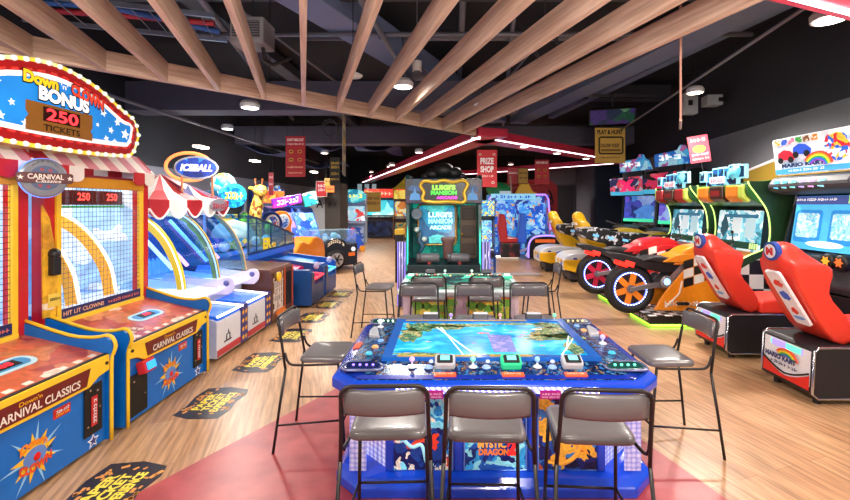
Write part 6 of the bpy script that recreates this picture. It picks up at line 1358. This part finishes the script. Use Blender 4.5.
def dirt_bike(loc, label, yel):
    t = thing('dirt_bike_ride', label, 'ride', loc, -PI/2, 'patterned ride bodies before the off-road cabinets')
    PT = ART(['#101014','#d0d0d8','#16161a','#0e0e12','#2a2a30','#0c0c10'],9,.03,.35,.7)
    MB().prism([(p.x,p.y) for p in curve([(-.75,1.22),(-.72,1.05),(-.3,.92),(.2,.84),(.6,.8),(.95,.9),(.95,1.05),(.5,1.12),(0,1.14),(-.4,1.24),(-.75,1.22)],4)],'x',-.2,.2).build('body', PT, t, .05)
    MB().prism([(p.x,p.y) for p in curve([(.55,1.04),(.8,1.14),(1.1,1.12),(1.3,1.0),(.95,.98),(.55,1.04)],4)],'x',-.22,.22).build('nose', M(yel,.35), t, .03)
    MB().prism([(.2,.12),(.25,.86),(1.1,.9),(1.15,.12)],'x',-.19,.19).build('leg_shield', M('#244a2a',.4), t, .03)
    MB().box(-.3,.3,-.5,1.3,0,.12).build('platform', DARK, t, .01); MB().tube([(0,-.15,.1),(0,-.1,.95)],.06,10).build('post', DARK, t)
    MB().tube([(-.36,.55,1.3),(0,.7,1.22),(.36,.55,1.3)],.018,8).build('handlebar', BLACK, t, smooth=True)
    for k in range(3): MB().cbox((.205,-.45+.3*k,1.08-.05*k),(.01,.12,.05),(-.2,0,0)).build('stripe_light', M('#6fb8e8',.3,emit=.5), t)
dirt_bike((3.52,8.95,0),'nearer black and white patterned ride body with yellow nose','#e8c83a')
dirt_bike((3.5,10.45,0),'farther black and white patterned ride body, close to the yellow seats','#d8b83a')
# yellow seats
YS = M('#f0b81a',.35,coat=.3)
def yellow_seat(Yc, label):
    t = thing('yellow_seat_racer', label, 'arcade machine', (2.62+.2*(Yc<10)+.26,Yc,0), -PI/2, 'yellow racing seats with white bodies')
    racing_seat(t, [(-.2,1.40),(-.2,1.5),(-.1,1.56),(.02,1.54),(.06,1.42),(.10,1.3),(.16,1.2),(.2,1.0),(.36,.84),(.56,.74),(.7,.70),(.66,.52),(.3,.52),(.06,.78),(-.08,1.1)],1.34,.24,.18,YS)
    MB().plate(rect(.3,.05),(0,-.14,1.28),(1,0,0),(0,-.3,1),.03).build('belt_slot', M('#e8ecf2',.3), t); MB().plate(rect(.12,.18),(0,-.05,1.08),(1,0,0),(0,-.45,1),.03).build('red_label', M('#d83a2a',.35), t)
    bd = MB().prism([(p.x,p.y) for p in curve([(-.5,.28),(-.46,.56),(-.1,.66),(.5,.62),(1.1,.58),(1.15,.3),(.2,.22),(-.5,.28)],4)],'x',-.36,.36).build('body', M('#e4e8f2',.3,coat=.3), t, .05)
    for s in (-1,1):
        MB().plate(blob(s*.1,.44,.28,.1,random.Random(3),20,.2),(s*.362,0,0),(0,s,0),(0,0,1),.01).build('blue_flash', M('#3f6ad8',.3,emit=.1), bd)
        text('1',(s*.362,-.25,.46),.08,.18,M('#2a4ab0',.35),bd,(0,s,0),(0,0,1),bold=.08,lift=.012)
        MB().prism([(-.5,.3),(-.5,.5),(-.1,.52),(.05,.3),(-.2,.22)],'x',s*.36-.03,s*.36+.03).build('yellow_fender', YS, bd, .02)
    MB().box(-.3,.3,-.35,1.1,.06,.24).build('base', M('#2a2c34',.45), t, .02)
    MB().plate(rect(.5,.16,0,.42),(0,-.49,0),t=.02).build('rear_art', ART(['#e8ecf4','#3f6ad8','#f0b81a'],6,.1), t)
    for x in (-.24,.24):
        for y in (-.28,1.0): MB().lathe([(.05,-.03),(.05,.03)],(x,y,.05),(1,0,0),12).build('caster', BLACK, t)
    MB().tube([(-.3,.55,1.0),(.3,.55,1.0)],.015,8).build('lap_bar', DARK, t)
yellow_seat(9.72,'nearer yellow-backed racer with white and blue body')
yellow_seat(11.2,'farther yellow-backed racer with white and blue body')

# far centre: twin seat blue machine, red wall, slim game
t = thing('twin_seat_racer','big blue twin-seat flying game with red seat before the red wall','arcade machine',(2.5,14.3,0),0)
for s in (-1,1): MB().prism([(-.2,0),(-.3,.7),(.2,1.0),(.5,1.9),(.3,2.05),(.8,2.05),(.8,0)],'x',s*1.02-.03,s*1.02+.03).build('side_panel', ART(['#2f6ad8','#5fb8f0','#1a3a9a','#c83a4a'],3,.3,.3,.7), t, .01)
MB().box(-1,1,.7,.82,0,2.0).build('back_wall', ART(['#1f6ad8','#3f9af0','#6fb8f0','#2a4ab8','#1a3a9a','#a8d8f8'],5,.6,.3,.8), t)
for x in (-.5,.5): MB().plate(rrect(.85,.9,.08),(x,.68,1.3),t=.03).build('screen', ART(['#3f9af0','#6fc0f0','#1f5ac8','#d8a05a','#2a6ad8','#b8e0f8'],6,.8,.25,.8,seed=int(x*7)), t, .005)
MB().tube([(-1.02,-.02,.7),(-1.0,.25,1.9),(-.9,.22,2.05),(.9,.22,2.05),(1.0,.25,1.9),(1.02,-.02,.7)],.03,8).build('neon_edge', GLOW('#b88aff',1.4), t, smooth=True)
MB().cbox((-.2,.2,1.98),(1.5,.1,.2)).build('marquee', M('#8fd8f8',.3,emit=.8), t, .02); text('~9',(-.2,.145,1.98),1.2,.11,M('#2f5ad8',.3,emit=.4),t,bold=.06)
sr = MB().prism([(-.5,.5),(-.2,.5),(-.2,.62),(-.42,1.42),(-.55,1.42),(-.56,1.1)],'y',-.8,-.3) if False else MB().prism([(-.74,.5),(-.2,.5),(-.18,.66),(-.52,.7),(-.56,1.2),(-.62,1.42),(-.78,1.42),(-.82,1.0)],'y',-.75,-.3)
sr.build('red_seat', M('#c8242c',.35,coat=.3), t, .05)
MB().box(-.74,-.14,-.78,-.26,.05,.5).build('seat_base', ART(['#1a1a24','#3a1a2a','#14141a','#7a2a2a'],8,.05), t, .02)
MB().prism([(-.25,.5),(.1,.45),(.12,.7),(.06,1.42),(-.1,1.45),(-.14,.9)],'y',-.6,-.2).build('blue_seat', M('#2f6ae0',.35,emit=.15,coat=.3), t, .05)
MB().prism([(p.x,p.y) for p in curve([(.1,.05),(.12,.5),(.35,.72),(.95,.72),(1.12,.45),(1.1,.05)],4)],'y',-.9,-.25).build('nose_pod', M('#16141c',.35), t, .04)
MB().tube([(p.x,-.91,p.y) for p in curve([(.1,.05),(.12,.5),(.35,.72),(.95,.72),(1.12,.45),(1.1,.05)],4)],.03,8).build('pod_neon', GLOW('#a88aff',1.4), t, smooth=True)
MB().plate(rect(.62,.1,.62,.58),(0,-.9,0),t=.01).build('pod_title', M('#d8622a',.35,emit=.5), t); MB().plate(rect(.5,.3,.62,.3),(0,-.9,0),t=.008).build('pod_panel', M('#1c2a1a',.35,emit=.05), t)
MB().tube([(-1.0,-.25,.03),(-.1,-.32,.03)],.02,6).build('floor_light', GLOW('#fff0d8',5), t)
MB().tube([(-.1,-.5,.2),(.2,-.7,.35),(.05,-.85,.1)],.05,8).build('pedal_tube', M('#c8c0f0',.3,emit=.3), t, smooth=True)
w = thing('prize_wall','tall red prize shop wall with dark scroll ornament','wall panel',(3.25,16.0,0))
MB().prism([(-1.2,0),(-1.2,2.5),(-.4,2.62),(.6,2.7),(.95,2.4),(.95,0)],'y',0,.25).build('panel', M('#a01c22',.45,emit=.05), w, .02)
MB().tube(curve([(.55,-.02,1.2),(.72,-.02,1.5),(.55,-.02,1.75),(.72,-.02,2.0),(.6,-.02,2.25)],5),.035,8).torus((.62,-.02,1.35),.1,.03,(0,1,0)).torus((.66,-.02,1.85),.1,.03,(0,1,0)).build('scroll_ornament', M('#3a1416',.5), w, smooth=True)
MB().tube(curve([(-.9,-.02,2.3),(-.2,-.02,2.42),(.5,-.02,2.5)],6),.012,6).build('gold_line', M('#d88a5a',.4), w)
box_machine('slim_game','slim blue and yellow game right of the ghost cabinet','arcade machine',(.83,8.6,0),0,.34,1.85,.5,'#1a4a9a',['#3fa8e8','#e8d04a','#1f5ac8','#8fe0e8'],['#e8e04a','#3fb0d8','#2a6ac0'],'',base_art=['#1f6ad8','#2f8af0','#e8b83a'])
t = thing('plane_ride','green domed ride with yellow wing beyond the twin-seat game','ride',(2.25,15.5,0))
MB().box(-.3,.3,.0,.4,0,2.05).build('stand', M('#5a6a7a',.4), t, .02)
MB().ball((-.3,.1,2.25),.42,16,(1.1,.6,.65)).build('green_dome', M('#2a8a4a',.35,emit=.1), t, smooth=True); MB().cbox((-.1,-.12,2.12),(.4,.1,.16)).build('white_sign', M('#e8f0f0',.4,emit=.3), t, .01)
MB().prism([(.25,2.05),(.5,2.55),(.75,2.5),(.9,2.2),(1.2,2.05)],'y',-.05,.1).build('yellow_wing', M('#f0b02a',.35,emit=.15), t, .03)
MB().tube([(.15,0,2.0),(.1,0,2.75)],.03,8).build('pole', M('#e8c0a0',.4), t)
t = thing('exit_sign','small green lit exit sign over the dark double door','sign',at(584,166,17.2).xy.to_3d()+Vector((0,0,at(584,166,17.2).z)))
MB().cbox((0,0,0),(.42,.06,.3)).build('case', M('#2fb890',.4,emit=.8), t, .01); text('EXIT',(0,-.032,0),.32,.12,M('#e8fff4',.4,emit=1),t,bold=.05)
t = thing('hanging_screen','dark screen hanging tilted from the ceiling by the blue wall','screen',at(612,116,10.2),-.3)
t.rotation_euler = (.9,0,-.3)
MB().cbox((0,0,0),(1.05,.06,.5)).build('case', BLACK, t, .01); MB().plate(rect(.98,.44),(0,-.03,0),t=.004).build('picture', ART(['#1a4a3a','#3a2a6a','#1a2a4a','#5a8a6a'],4,.4), t); MB().tube([(0,.03,.1),(0,.9,.9)],.015,6).build('hanger', DARK, t)
t = thing('floor_mat','small white low step on the floor before the twin-seat game','step',(1.75,10.4,0)); MB().box(-.55,.55,-.1,.1,0,.05).build('plank', M('#a8a0a0',.4), t, .01)
# painted mustard sweep with a white line on the right wall
def wallpt(Y): return Vector((5.25+.1152*(Y-5.5)-.012, Y, 0))
q0 = wallpt(8.0); ud = (wallpt(3)-wallpt(8)).normalized(); L_ = (wallpt(3)-wallpt(8)).length
o = MB().plate([(0,1.0),(L_,1.0),(L_,2.75),(1.2,2.46),(0,2.28)],q0,ud,(0,0,1),.003).build('trim_1', M('#a8862e',.6)); struct(o)
o = MB().plate([(0,2.28),(1.2,2.46),(L_,2.75),(L_,2.80),(1.2,2.51),(0,2.32)],q0,ud,(0,0,1),.006).build('trim_2', M('#e8e6ea',.5,emit=.15)); struct(o)
